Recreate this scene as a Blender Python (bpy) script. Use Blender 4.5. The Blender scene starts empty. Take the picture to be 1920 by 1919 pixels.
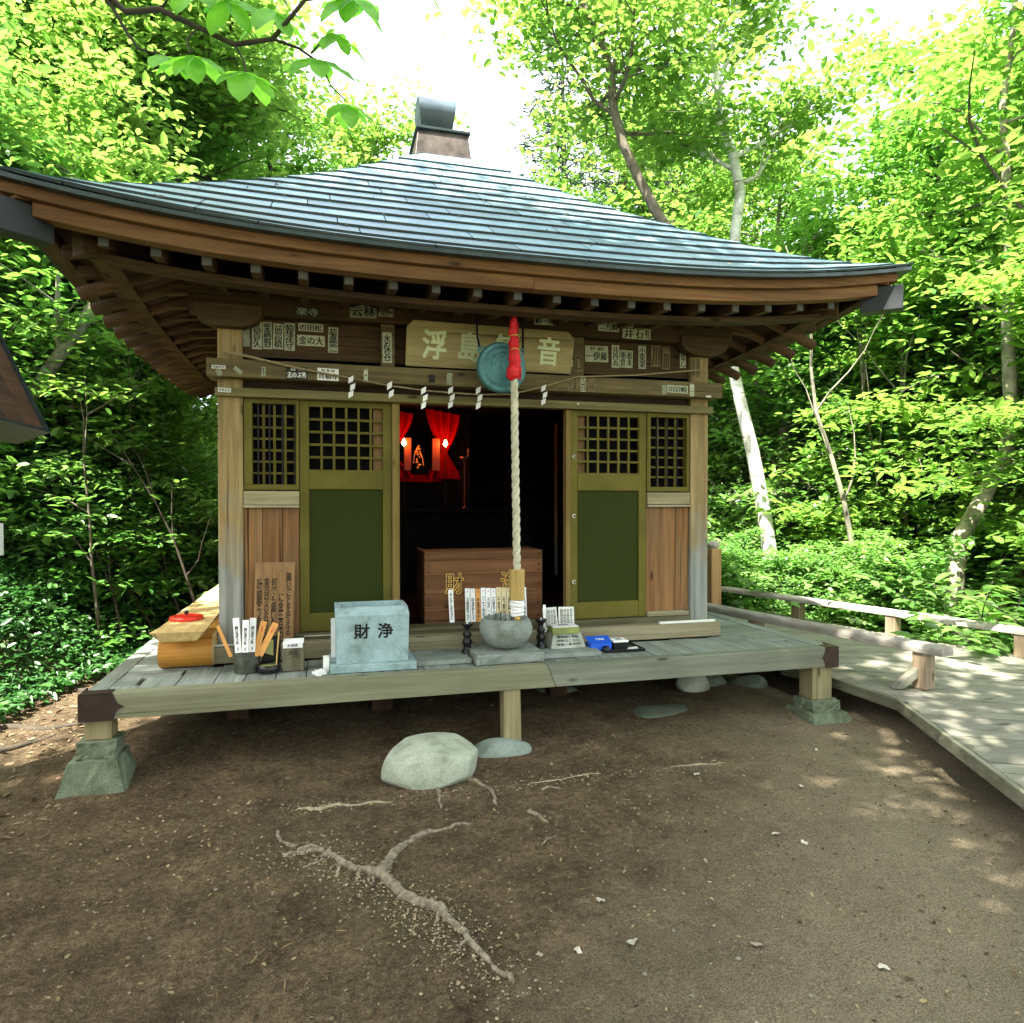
import bpy, math, random
import numpy as np
from mathutils import Vector, Matrix
R = math.radians
sc = bpy.context.scene
COL = sc.collection

# ------------------------------------------------------------------ camera, sky, sun, exposure
YAW, PIT = R(15.2), R(-0.77)
cam_d = bpy.data.cameras.new('camera')
cam = bpy.data.objects.new('camera', cam_d); COL.objects.link(cam)
cam.location = (0, 0, 1.52)
cam.rotation_euler = (math.pi/2 + PIT, 0, -YAW)
cam_d.sensor_width = 36; cam_d.lens = 1308/1920*36
cam_d.clip_start = 0.05; cam_d.clip_end = 500
sc.camera = cam

SUN_EL, SUN_AZ = R(58), R(-128)          # azimuth from +Y, clockwise: the sun stands high behind the camera, a little to the left
sdir = Vector((math.sin(SUN_AZ)*math.cos(SUN_EL), math.cos(SUN_AZ)*math.cos(SUN_EL), math.sin(SUN_EL)))
w = bpy.data.worlds.new('World'); sc.world = w; w.use_nodes = True
wn = w.node_tree.nodes; wl = w.node_tree.links
bg = wn['Background']
sky = wn.new('ShaderNodeTexSky'); sky.sky_type = 'NISHITA'; sky.sun_disc = False
sky.sun_elevation = SUN_EL; sky.sun_rotation = SUN_AZ
sky.air_density = 1.0; sky.dust_density = 5.0; sky.ozone_density = 1.0
wtc = wn.new('ShaderNodeTexCoord'); wno = wn.new('ShaderNodeTexNoise'); wno.inputs['Scale'].default_value = 2.2; wno.inputs['Detail'].default_value = 6
wl.new(wtc.outputs['Generated'], wno.inputs['Vector'])
wmr = wn.new('ShaderNodeMapRange'); wmr.inputs[1].default_value = .36; wmr.inputs[2].default_value = .56; wmr.inputs[3].default_value = .25; wmr.inputs[4].default_value = .95
wl.new(wno.outputs[0], wmr.inputs[0])
wmx = wn.new('ShaderNodeMix'); wmx.data_type = 'RGBA'; wmx.inputs[7].default_value = (2.35, 2.4, 2.5, 1)
wl.new(wmr.outputs[0], wmx.inputs[0]); wl.new(sky.outputs[0], wmx.inputs[6]); wl.new(wmx.outputs[2], bg.inputs[0]); bg.inputs[1].default_value = 0.15
sun_d = bpy.data.lights.new('sun', 'SUN'); sun_d.energy = 3.6; sun_d.angle = R(0.5); sun_d.color = (1.0, 0.95, 0.86)
sun = bpy.data.objects.new('sun', sun_d); COL.objects.link(sun)
sun.rotation_euler = sdir.to_track_quat('Z', 'Y').to_euler(); sun.location = (0, 0, 20)
sc.view_settings.view_transform = 'Standard'; sc.view_settings.look = 'None'
sc.view_settings.gamma = 1; sc.view_settings.use_curve_mapping = False
sc.view_settings.exposure = 3.08
try:
    sc.cycles.max_bounces = 8; sc.cycles.diffuse_bounces = 4; sc.cycles.transmission_bounces = 6; sc.cycles.transparent_max_bounces = 6
    sc.cycles.use_denoising = True; sc.cycles.sample_clamp_indirect = 6
except Exception: pass

# ------------------------------------------------------------------ materials
MATS = {}
def newmat(name):
    m = bpy.data.materials.new(name); m.use_nodes = True
    n = m.node_tree.nodes; l = m.node_tree.links
    b = n['Principled BSDF']
    return m, n, l, b
def ramp(n, cols):
    r = n.new('ShaderNodeValToRGB'); e = r.color_ramp.elements
    while len(e) < len(cols): e.new(0.5)
    for i, (p, c) in enumerate(cols):
        e[i].position = p; e[i].color = (*c, 1)
    return r
def coords(n, l, scale, rnd=True):
    tc = n.new('ShaderNodeTexCoord'); mp = n.new('ShaderNodeMapping'); mp.inputs['Scale'].default_value = scale
    if rnd:
        oi = n.new('ShaderNodeObjectInfo'); mu = n.new('ShaderNodeMath'); mu.operation = 'MULTIPLY'; mu.inputs[1].default_value = 37.0
        l.new(oi.outputs['Random'], mu.inputs[0]); va = n.new('ShaderNodeVectorMath'); va.operation = 'ADD'
        l.new(tc.outputs['Object'], mp.inputs[0]); l.new(mp.outputs[0], va.inputs[0]); l.new(mu.outputs[0], va.inputs[1])
        return va.outputs[0], tc
    l.new(tc.outputs['Object'], mp.inputs[0])
    return mp.outputs[0], tc
def mixc(n, l, fac, a, b, mode='MIX'):
    m = n.new('ShaderNodeMix'); m.data_type = 'RGBA'; m.blend_type = mode
    for s, v in ((m.inputs[0], fac), (m.inputs[6], a), (m.inputs[7], b)):
        if hasattr(v, 'is_linked') or hasattr(v, 'links'): l.new(v, s)
        elif isinstance(v, tuple): s.default_value = (*v, 1)
        else: s.default_value = v
    return m.outputs[2]
def noise(n, l, vec, scale, detail=4, rough=.6, dist=0):
    t = n.new('ShaderNodeTexNoise'); t.inputs['Scale'].default_value = scale; t.inputs['Detail'].default_value = detail
    t.inputs['Roughness'].default_value = rough; t.inputs['Distortion'].default_value = dist
    if vec is not None: l.new(vec, t.inputs['Vector'])
    return t.outputs[0]
def bump(n, l, b, h, strength, dist=.01):
    bp = n.new('ShaderNodeBump'); bp.inputs['Strength'].default_value = strength; bp.inputs['Distance'].default_value = dist
    l.new(h, bp.inputs['Height']); l.new(bp.outputs[0], b.inputs['Normal'])
def plain(name, col, rough=.6, metal=0, spec=.4, var=.25, vscale=8, bmp=.15, bscale=60, rnd=.15):
    """a painted, stone, paper or metal surface with mottling"""
    if name in MATS: return MATS[name]
    m, n, l, b = newmat(name)
    v, tc = coords(n, l, (1, 1, 1))
    f = noise(n, l, v, vscale, 5)
    c1 = tuple(x*(1-var) for x in col); c2 = tuple(min(1, x*(1+var)) for x in col)
    r = ramp(n, [(.3, c1), (.7, c2)]); l.new(f, r.inputs[0])
    oi = n.new('ShaderNodeObjectInfo'); mr = n.new('ShaderNodeMapRange'); mr.inputs[3].default_value = 1-rnd; mr.inputs[4].default_value = 1+rnd
    l.new(oi.outputs['Random'], mr.inputs[0])
    hs = n.new('ShaderNodeHueSaturation'); l.new(mr.outputs[0], hs.inputs['Value']); l.new(r.outputs[0], hs.inputs['Color'])
    l.new(hs.outputs[0], b.inputs['Base Color'])
    b.inputs['Roughness'].default_value = rough; b.inputs['Metallic'].default_value = metal; b.inputs['Specular IOR Level'].default_value = spec
    if bmp: bump(n, l, b, noise(n, l, v, bscale, 4), bmp, .004)
    MATS[name] = m; return m
def wood(name, dark, light, axis='x', rough=.75, grain=1.0, blotch=None, bl=.5, bmp=.5, spec=.25, rnd=.18, knots=True):
    if name in MATS: return MATS[name]
    m, n, l, b = newmat(name)
    s = {'x': (1.2, 26, 26), 'y': (26, 1.2, 26), 'z': (26, 26, 1.2)}[axis]
    v, tc = coords(n, l, tuple(k*grain for k in s))
    g = noise(n, l, v, 1.0, 6, .65, .6)
    r = ramp(n, [(.25, dark), (.5, tuple((a+c)/2 for a, c in zip(dark, light))), (.72, light)]); l.new(g, r.inputs[0])
    col = r.outputs[0]
    v2, _ = coords(n, l, {'x': (1, 3, 3), 'y': (3, 1, 3), 'z': (3, 3, 1)}[axis])
    bn = noise(n, l, v2, 1.7, 5, .6)
    mr0 = n.new('ShaderNodeMapRange'); mr0.inputs[1].default_value = .42; mr0.inputs[2].default_value = .66; mr0.inputs[4].default_value = bl
    l.new(bn, mr0.inputs[0])
    col = mixc(n, l, mr0.outputs[0], col, blotch if blotch else tuple(x*.55 for x in dark))
    # dark checks that follow the grain
    s3 = {'x': (.7, 45, 45), 'y': (45, .7, 45), 'z': (45, 45, .7)}[axis]
    v3, _ = coords(n, l, s3); ck = noise(n, l, v3, 1.0, 2, .5, .3)
    mr1 = n.new('ShaderNodeMapRange'); mr1.inputs[1].default_value = .33; mr1.inputs[2].default_value = .26; mr1.inputs[4].default_value = .75
    l.new(ck, mr1.inputs[0]); col = mixc(n, l, mr1.outputs[0], col, tuple(x*.25 for x in dark))
    if knots:
        vk, _ = coords(n, l, {'x': (3, 9, 9), 'y': (9, 3, 9), 'z': (9, 9, 3)}[axis])
        vo = n.new('ShaderNodeTexVoronoi'); vo.inputs['Scale'].default_value = .8; l.new(vk, vo.inputs['Vector'])
        mr2 = n.new('ShaderNodeMapRange'); mr2.inputs[1].default_value = .13; mr2.inputs[2].default_value = .07; mr2.inputs[4].default_value = .8
        l.new(vo.outputs['Distance'], mr2.inputs[0]); col = mixc(n, l, mr2.outputs[0], col, tuple(x*.3 for x in dark))
    oi = n.new('ShaderNodeObjectInfo'); mr = n.new('ShaderNodeMapRange'); mr.inputs[3].default_value = 1-rnd; mr.inputs[4].default_value = 1+rnd
    l.new(oi.outputs['Random'], mr.inputs[0])
    hs = n.new('ShaderNodeHueSaturation'); l.new(mr.outputs[0], hs.inputs['Value']); l.new(col, hs.inputs['Color'])
    l.new(hs.outputs[0], b.inputs['Base Color'])
    b.inputs['Roughness'].default_value = rough; b.inputs['Specular IOR Level'].default_value = spec
    ad = n.new('ShaderNodeMath'); ad.operation = 'SUBTRACT'; l.new(g, ad.inputs[0]); l.new(mr1.outputs[0], ad.inputs[1])
    bump(n, l, b, ad.outputs[0], bmp, .004)
    MATS[name] = m; return m
def leafmat(name, c1, c2, tr, tfac=.45, rough=.45, spec=.4):
    if name in MATS: return MATS[name]
    m, n, l, b = newmat(name)
    ge = n.new('ShaderNodeNewGeometry'); v, tc = coords(n, l, (1, 1, 1))
    nz = noise(n, l, v, 1.1, 3)
    r1 = ramp(n, [(0, c1), (1, c2)]); l.new(ge.outputs['Random Per Island'], r1.inputs[0])
    r2 = ramp(n, [(.35, (.62, .72, .6)), (.65, (1.25, 1.15, 1.0))]); l.new(nz, r2.inputs[0])
    col = mixc(n, l, 1.0, r1.outputs[0], r2.outputs[0], 'MULTIPLY')
    oi = n.new('ShaderNodeObjectInfo'); mr = n.new('ShaderNodeMapRange'); mr.inputs[3].default_value = .8; mr.inputs[4].default_value = 1.2
    l.new(oi.outputs['Random'], mr.inputs[0])
    hs = n.new('ShaderNodeHueSaturation'); l.new(mr.outputs[0], hs.inputs['Value']); l.new(col, hs.inputs['Color'])
    l.new(hs.outputs[0], b.inputs['Base Color']); b.inputs['Roughness'].default_value = rough; b.inputs['Specular IOR Level'].default_value = spec
    t = n.new('ShaderNodeBsdfTranslucent')
    tc2 = mixc(n, l, 1.0, r2.outputs[0], tr, 'MULTIPLY'); l.new(tc2, t.inputs[0])
    mx = n.new('ShaderNodeMixShader'); mx.inputs[0].default_value = tfac
    l.new(b.outputs[0], mx.inputs[1]); l.new(t.outputs[0], mx.inputs[2])
    l.new(mx.outputs[0], n['Material Output'].inputs['Surface'])
    MATS[name] = m; return m
def emit(name, col, s):
    m, n, l, b = newmat(name)
    b.inputs['Base Color'].default_value = (*col, 1); b.inputs['Emission Color'].default_value = (*col, 1); b.inputs['Emission Strength'].default_value = s
    return m

PIL = None
def pillar_mat():
    m = wood('weathered_pillar', (.15, .10, .038), (.44, .325, .145), 'z', .8, bl=.4, blotch=(.13, .10, .045))
    n = m.node_tree.nodes; l = m.node_tree.links; b = n['Principled BSDF']
    src = b.inputs['Base Color'].links[0].from_socket
    tc = n.new('ShaderNodeTexCoord'); sx = n.new('ShaderNodeSeparateXYZ'); l.new(tc.outputs['Object'], sx.inputs[0])
    nz = noise(n, l, tc.outputs['Object'], 5, 4)
    ad = n.new('ShaderNodeMath'); ad.operation = 'MULTIPLY_ADD'; ad.inputs[1].default_value = .9; l.new(nz, ad.inputs[0]); l.new(sx.outputs[2], ad.inputs[2])
    mr = n.new('ShaderNodeMapRange'); mr.inputs[1].default_value = 1.95; mr.inputs[2].default_value = 1.45; l.new(ad.outputs[0], mr.inputs[0])
    mr.inputs[4].default_value = .85
    g = noise(n, l, None, 14, 4)
    v, _ = coords(n, l, (26, 26, 1.2)); gg = noise(n, l, v, 1, 6)
    r = ramp(n, [(.3, (.13, .15, .14)), (.7, (.33, .36, .35))]); l.new(gg, r.inputs[0])
    c = mixc(n, l, mr.outputs[0], src, r.outputs[0]); l.new(c, b.inputs['Base Color'])
    return m
W_PIL = pillar_mat()
W_WARM_X = wood('warm_board_x', (.085, .040, .014), (.29, .15, .055), 'x', bl=.55, blotch=(.10, .05, .02))
W_WARM_Y = wood('warm_board_y', (.085, .040, .014), (.29, .15, .055), 'y', bl=.55, blotch=(.10, .05, .02))
W_FRONT_Z = wood('reddish_board_z', (.10, .042, .014), (.34, .17, .065), 'z', bl=.5, blotch=(.17, .13, .07))
W_BEAM = wood('olive_beam', (.06, .042, .016), (.20, .155, .065), 'x', bl=.55, blotch=(.045, .035, .015))
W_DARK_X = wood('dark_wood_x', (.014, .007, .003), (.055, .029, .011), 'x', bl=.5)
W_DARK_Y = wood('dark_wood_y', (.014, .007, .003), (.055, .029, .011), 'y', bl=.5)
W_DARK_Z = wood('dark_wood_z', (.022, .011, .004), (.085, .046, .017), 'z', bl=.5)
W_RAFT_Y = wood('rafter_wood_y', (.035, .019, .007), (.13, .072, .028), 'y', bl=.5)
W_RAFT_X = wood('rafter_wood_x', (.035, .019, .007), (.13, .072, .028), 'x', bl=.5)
W_GREY_Y = wood('grey_deck_y', (.12, .14, .12), (.33, .37, .33), 'y', bl=.6, blotch=(.13, .13, .09), rough=.8, rnd=.14)
W_GREY_X = wood('grey_deck_x', (.12, .14, .12), (.33, .37, .33), 'x', bl=.6, blotch=(.13, .13, .09), rough=.8, rnd=.14)
W_EDGE = wood('grey_edge_beam', (.14, .155, .11), (.29, .31, .235), 'x', bl=.45, blotch=(.12, .115, .07), rough=.8)
W_EDGE_LIT = wood('lit_olive_edge_beam', (.15, .155, .09), (.31, .31, .20), 'x', bl=.45, blotch=(.14, .13, .07), rough=.8)  # warmer copy of the edge wood, sunlight put into its colour
W_SILL = wood('sill_wood', (.13, .11, .06), (.33, .29, .19), 'x', bl=.4, blotch=(.10, .085, .045))
W_BOX = wood('offering_box_wood', (.085, .034, .013), (.24, .11, .045), 'x', bl=.4)
W_WALK = wood('boardwalk_wood', (.13, .122, .095), (.25, .24, .195), 'x', grain=.8, bl=.4, blotch=(.14, .15, .09), rough=.85)
W_RAIL = wood('rail_wood', (.20, .18, .15), (.48, .45, .40), 'y', bl=.35, blotch=(.22, .18, .12), rough=.8)
W_PINE = wood('new_pine', (.42, .27, .09), (.72, .55, .26), 'y', bl=.2, blotch=(.38, .22, .07), rough=.55)
W_LOG = wood('orange_log', (.45, .19, .03), (.72, .36, .07), 'x', bl=.3, blotch=(.36, .14, .02), rough=.5)
W_POST = wood('post_wood', (.16, .13, .06), (.40, .34, .19), 'z', bl=.35, blotch=(.14, .15, .07))
W_RPOST = wood('rail_post_wood', (.17, .12, .07), (.38, .29, .19), 'z', bl=.45, blotch=(.22, .2, .15))
W_SIGN = wood('sign_board_wood', (.13, .07, .028), (.33, .195, .085), 'z', bl=.35, blotch=(.14, .08, .035))
W_PLQ = wood('plaque_wood', (.17, .135, .055), (.38, .31, .14), 'x', bl=.35, blotch=(.13, .095, .04), grain=.8)
GREEN_PAINT = plain('olive_door_frame', (.125, .108, .020), .65, spec=.15, var=.22, vscale=4, bmp=.08, rnd=.08)
GREEN_PANEL = plain('dark_green_door_panel', (.030, .040, .007), .8, spec=.12, var=.10, vscale=150, bmp=.3, bscale=320, rnd=.03)
GREY_CAP = plain('grey_rafter_cap', (.095, .105, .095), .6, var=.25)
HIPCAP = plain('grey_metal_cap', (.018, .022, .024), .55, metal=.1, var=.2)
BLACK = plain('black_lacquer', (.008, .008, .009), .3, var=.2, bmp=0)
INK = plain('black_ink', (.01, .01, .01), .8, var=.1, bmp=0, rnd=0)
FADED = plain('faded_ink', (.05, .028, .014), .8, var=.2, bmp=0, rnd=0)
BRUSH = plain('brush_ink', (.03, .018, .01), .8, var=.6, vscale=60, bmp=0, rnd=0)
PAPER = plain('white_paper', (.72, .72, .66), .8, var=.08, bmp=.05)
PAPERW = plain('bright_paper', (.82, .82, .80), .8, var=.05, bmp=.05)
SLIPG = plain('greenish_slip_paper', (.27, .30, .20), .8, var=.35, vscale=30, bmp=.05)
SLIPB = plain('browned_slip_paper', (.17, .13, .06), .8, var=.35, vscale=30, bmp=.05)
GOLD = plain('gold_leaf', (.75, .48, .12), .35, metal=.6, var=.1, bmp=0)
PALE_INLAY = plain('pale_green_lettering', (.52, .58, .33), .6, var=.12, bmp=.1)
RED = plain('red_cloth', (.62, .012, .018), .6, var=.35, vscale=25, bmp=.8, bscale=40)
REDP = plain('red_enamel', (.62, .03, .015), .3, var=.08, bmp=0)
ROPE = plain('hemp_rope', (.55, .52, .38), .85, var=.25, vscale=30, bmp=.6, bscale=150)
CORD = plain('straw_cord', (.26, .21, .11), .85, var=.3, vscale=40, bmp=.4)
DARKM = plain('dark_iron', (.015, .014, .013), .5, metal=.5, var=.3)
BROWNM = plain('brown_corner_cap', (.042, .022, .014), .6, metal=.2, var=.35, vscale=14)
STEEL = plain('steel_screw', (.6, .6, .55), .3, metal=.9, var=.1, bmp=0)
BLUE = plain('blue_plastic', (.015, .10, .60), .4, var=.08, bmp=0)
GOLDWOOD = wood('golden_handle_wood', (.38, .23, .06), (.75, .56, .22), 'z', bl=.3, blotch=(.3, .17, .04), grain=2)
ORANGE_SLIP = plain('orange_slip', (.75, .36, .10), .7, var=.12, bmp=.05)
BARK = plain('grey_bark', (.10, .085, .06), .9, var=.5, vscale=9, bmp=1, bscale=25)
BARKD = plain('dark_bark', (.05, .04, .026), .9, var=.5, vscale=9, bmp=1, bscale=25)
BARKM = plain('lichen_bark', (.17, .16, .11), .9, var=.65, vscale=7, bmp=1, bscale=20)
ROOTM = wood('root_wood', (.13, .105, .065), (.36, .31, .22), 'x', grain=1.4, bl=.3, rough=.9, knots=False, rnd=.05)
def granite(name, col, sp=.5, green=0):
    m, n, l, b = newmat(name)
    v, tc = coords(n, l, (1, 1, 1))
    a = noise(n, l, v, 210, 3, .6); c = noise(n, l, v, 7, 6, .65)
    r = ramp(n, [(.36, tuple(x*(1-sp) for x in col)), (.5, col), (.66, tuple(min(1, x*(1+sp)) for x in col))]); l.new(a, r.inputs[0])
    r2 = ramp(n, [(.32, (.52, .55, .45)), (.5, (.9, .92, .86)), (.7, (1.15, 1.14, 1.1))]); l.new(c, r2.inputs[0])
    l.new(mixc(n, l, 1.0, r.outputs[0], r2.outputs[0], 'MULTIPLY'), b.inputs['Base Color']); b.inputs['Roughness'].default_value = .75
    bump(n, l, b, noise(n, l, v, 45, 6, .7), .5, .006)
    return m
GRAN_B = granite('blue_granite', (.34, .46, .50), .18)
GRAN_G = granite('grey_granite', (.25, .28, .26), .35)
ROCK = granite('field_stone', (.40, .43, .35), .25)
ROCKD = granite('dark_field_stone', (.15, .17, .13), .35)
FOOT = granite('mossy_footing_stone', (.15, .18, .12), .45)
def roofmat():
    m, n, l, b = newmat('patinated_copper_sheet')
    v, tc = coords(n, l, (1, 1, 1))
    a = noise(n, l, v, 3.5, 6, .65); s = noise(n, l, v, 40, 4, .7)
    tcn = tc.outputs['Object']; big = noise(n, l, tcn, .9, 4, .6)
    r = ramp(n, [(.3, (.085, .15, .20)), (.5, (.14, .235, .30)), (.7, (.22, .335, .42))]); l.new(a, r.inputs[0])
    mrb = n.new('ShaderNodeMapRange'); mrb.inputs[1].default_value = .52; mrb.inputs[2].default_value = .62; mrb.inputs[4].default_value = .35; l.new(big, mrb.inputs[0])
    c = mixc(n, l, mrb.outputs[0], r.outputs[0], (.27, .34, .37))
    mrs = n.new('ShaderNodeMapRange'); mrs.inputs[1].default_value = .62; mrs.inputs[2].default_value = .7; mrs.inputs[4].default_value = .5; l.new(s, mrs.inputs[0])
    c = mixc(n, l, mrs.outputs[0], c, (.30, .36, .36))
    oi = n.new('ShaderNodeObjectInfo'); mr = n.new('ShaderNodeMapRange'); mr.inputs[3].default_value = .82; mr.inputs[4].default_value = 1.18
    l.new(oi.outputs['Random'], mr.inputs[0]); hs = n.new('ShaderNodeHueSaturation'); l.new(mr.outputs[0], hs.inputs['Value']); l.new(c, hs.inputs['Color'])
    l.new(hs.outputs[0], b.inputs['Base Color'])
    b.inputs['Metallic'].default_value = .35; b.inputs['Roughness'].default_value = .38
    rr = n.new('ShaderNodeMapRange'); rr.inputs[3].default_value = .40; rr.inputs[4].default_value = .58; l.new(a, rr.inputs[0]); l.new(rr.outputs[0], b.inputs['Roughness'])
    bump(n, l, b, noise(n, l, v, 5, 3), .12, .02)
    return m
ROOF = roofmat()
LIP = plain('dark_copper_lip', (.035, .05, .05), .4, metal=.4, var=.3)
FINB = plain('brown_copper_sheet', (.085, .068, .058), .45, metal=.45, var=.5, vscale=9)
FINT = plain('blue_grey_copper_sheet', (.085, .115, .135), .38, metal=.5, var=.25, vscale=4)
def gongmat():
    m, n, l, b = newmat('verdigris_bronze')
    v, tc = coords(n, l, (1, 1, 1), False)
    a = noise(n, l, v, 9, 5)
    r = ramp(n, [(.3, (.04, .13, .135)), (.55, (.085, .25, .26)), (.8, (.07, .12, .09))]); l.new(a, r.inputs[0])
    l.new(r.outputs[0], b.inputs['Base Color']); b.inputs['Roughness'].default_value = .5; b.inputs['Metallic'].default_value = .3
    bump(n, l, b, noise(n, l, v, 60, 4), .3, .003)
    return m
GONG = gongmat()
def birchmat():
    m, n, l, b = newmat('white_birch_bark')
    v, tc = coords(n, l, (1.2, 1.2, 14), False)
    a = noise(n, l, v, 1.6, 4, .7, .4)
    r = ramp(n, [(.30, (.06, .055, .05)), (.42, (.62, .61, .57)), (.7, (.80, .79, .75))]); l.new(a, r.inputs[0])
    v2, _ = coords(n, l, (1, 1, 1), False); a2 = noise(n, l, v2, 4, 4)
    r2 = ramp(n, [(.3, (.5, .48, .42)), (.6, (1, 1, 1))]); l.new(a2, r2.inputs[0])
    l.new(mixc(n, l, 1.0, r.outputs[0], r2.outputs[0], 'MULTIPLY'), b.inputs['Base Color']); b.inputs['Roughness'].default_value = .7
    bump(n, l, b, a, .4, .01)
    return m
BIRCH = birchmat()
def groundmat():
    m, n, l, b = newmat('bare_brown_soil')
    tc = n.new('ShaderNodeTexCoord'); v = tc.outputs['Object']
    big = noise(n, l, v, .55, 5, .6); mid = noise(n, l, v, 3.2, 6, .7); fine = noise(n, l, v, 30, 8, .8, .4); sp = noise(n, l, v, 120, 3, .6)
    r = ramp(n, [(.30, (.080, .055, .033)), (.48, (.160, .116, .070)), (.66, (.275, .21, .135))]); l.new(fine, r.inputs[0])
    r2 = ramp(n, [(.28, (.50, .44, .40)), (.5, (.95, .93, .90)), (.70, (1.5, 1.45, 1.32))]); l.new(mid, r2.inputs[0])
    c = mixc(n, l, 1.0, r.outputs[0], r2.outputs[0], 'MULTIPLY')
    # dust and sunlight painted pale towards the boardwalk, greenish film near the shrine
    sx = n.new('ShaderNodeSeparateXYZ'); l.new(v, sx.inputs[0])
    a1 = n.new('ShaderNodeMath'); a1.operation = 'MULTIPLY_ADD'; a1.inputs[1].default_value = .75; l.new(sx.outputs[0], a1.inputs[0])
    a2 = n.new('ShaderNodeMath'); a2.operation = 'MULTIPLY_ADD'; a2.inputs[1].default_value = -.62; l.new(sx.outputs[1], a2.inputs[0]); l.new(big, a2.inputs[2])
    l.new(a2.outputs[0], a1.inputs[2])
    a3 = n.new('ShaderNodeMath'); a3.operation = 'MULTIPLY_ADD'; a3.inputs[1].default_value = .7; l.new(mid, a3.inputs[0]); l.new(a1.outputs[0], a3.inputs[2])
    mr = n.new('ShaderNodeMapRange'); mr.inputs[1].default_value = -.1; mr.inputs[2].default_value = 1.1; mr.inputs[4].default_value = .8; l.new(a3.outputs[0], mr.inputs[0])
    c = mixc(n, l, mr.outputs[0], c, (.44, .36, .245))
    mr3 = n.new('ShaderNodeMapRange'); mr3.inputs[1].default_value = .52; mr3.inputs[2].default_value = .62; mr3.inputs[4].default_value = .38; l.new(big, mr3.inputs[0])
    c = mixc(n, l, mr3.outputs[0], c, (.10, .10, .05))
    mr4 = n.new('ShaderNodeMapRange'); mr4.inputs[1].default_value = .66; mr4.inputs[2].default_value = .72; mr4.inputs[4].default_value = .35; l.new(sp, mr4.inputs[0])
    c = mixc(n, l, mr4.outputs[0], c, (.36, .29, .19))
    l.new(c, b.inputs['Base Color']); b.inputs['Roughness'].default_value = .95; b.inputs['Specular IOR Level'].default_value = .15
    ad = n.new('ShaderNodeMath'); ad.operation = 'ADD'; l.new(fine, ad.inputs[0]); l.new(mid, ad.inputs[1])
    ad2 = n.new('ShaderNodeMath'); ad2.operation = 'MULTIPLY_ADD'; ad2.inputs[1].default_value = .35; l.new(sp, ad2.inputs[0]); l.new(ad.outputs[0], ad2.inputs[2])
    bump(n, l, b, ad2.outputs[0], 1.0, .055)
    gr = ramp(n, [(.38, (.66, .64, .60)), (.5, (1, 1, 1)), (.62, (1.32, 1.30, 1.25))]); l.new(noise(n, l, v, 150, 2, .5), gr.inputs[0])
    l.new(mixc(n, l, 1.0, c, gr.outputs[0], 'MULTIPLY'), b.inputs['Base Color'])
    return m
SOIL = groundmat()
FOREST = plain('forest_floor', (.07, .085, .03), .95, var=.5, vscale=3, bmp=.6, bscale=20)
SAND = plain('pale_drip_line_sand', (.29, .24, .155), .95, var=.3, vscale=30, bmp=.6)
L_YEL = leafmat('yellow_green_leaves', (.055, .155, .022), (.15, .25, .045), (.34, .60, .11), .45)
L_MID = leafmat('fresh_green_leaves', (.04, .135, .022), (.115, .235, .045), (.28, .62, .09), .42)
L_DRK = leafmat('deep_green_leaves', (.035, .115, .022), (.10, .22, .045), (.20, .50, .07), .38)
L_CON = leafmat('conifer_needles', (.022, .06, .028), (.05, .11, .05), (.05, .14, .05), .15)
L_BIG = leafmat('large_thin_leaves', (.11, .28, .025), (.16, .36, .04), (.42, .92, .08), .6)
L_SHR = leafmat('glossy_shrub_leaves', (.055, .15, .035), (.19, .31, .11), (.28, .60, .10), .34, rough=.30, spec=.75)
L_BANK = leafmat('bank_leaves', (.024, .09, .025), (.085, .205, .06), (.10, .32, .06), .28, rough=.38, spec=.6)
DEAD = plain('dry_leaf', (.42, .34, .24), .9, var=.3, vscale=30, bmp=.2, rnd=.4)
DEADW = plain('bleached_leaf', (.46, .41, .33), .9, var=.2, vscale=30, bmp=.2, rnd=.2)

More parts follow.
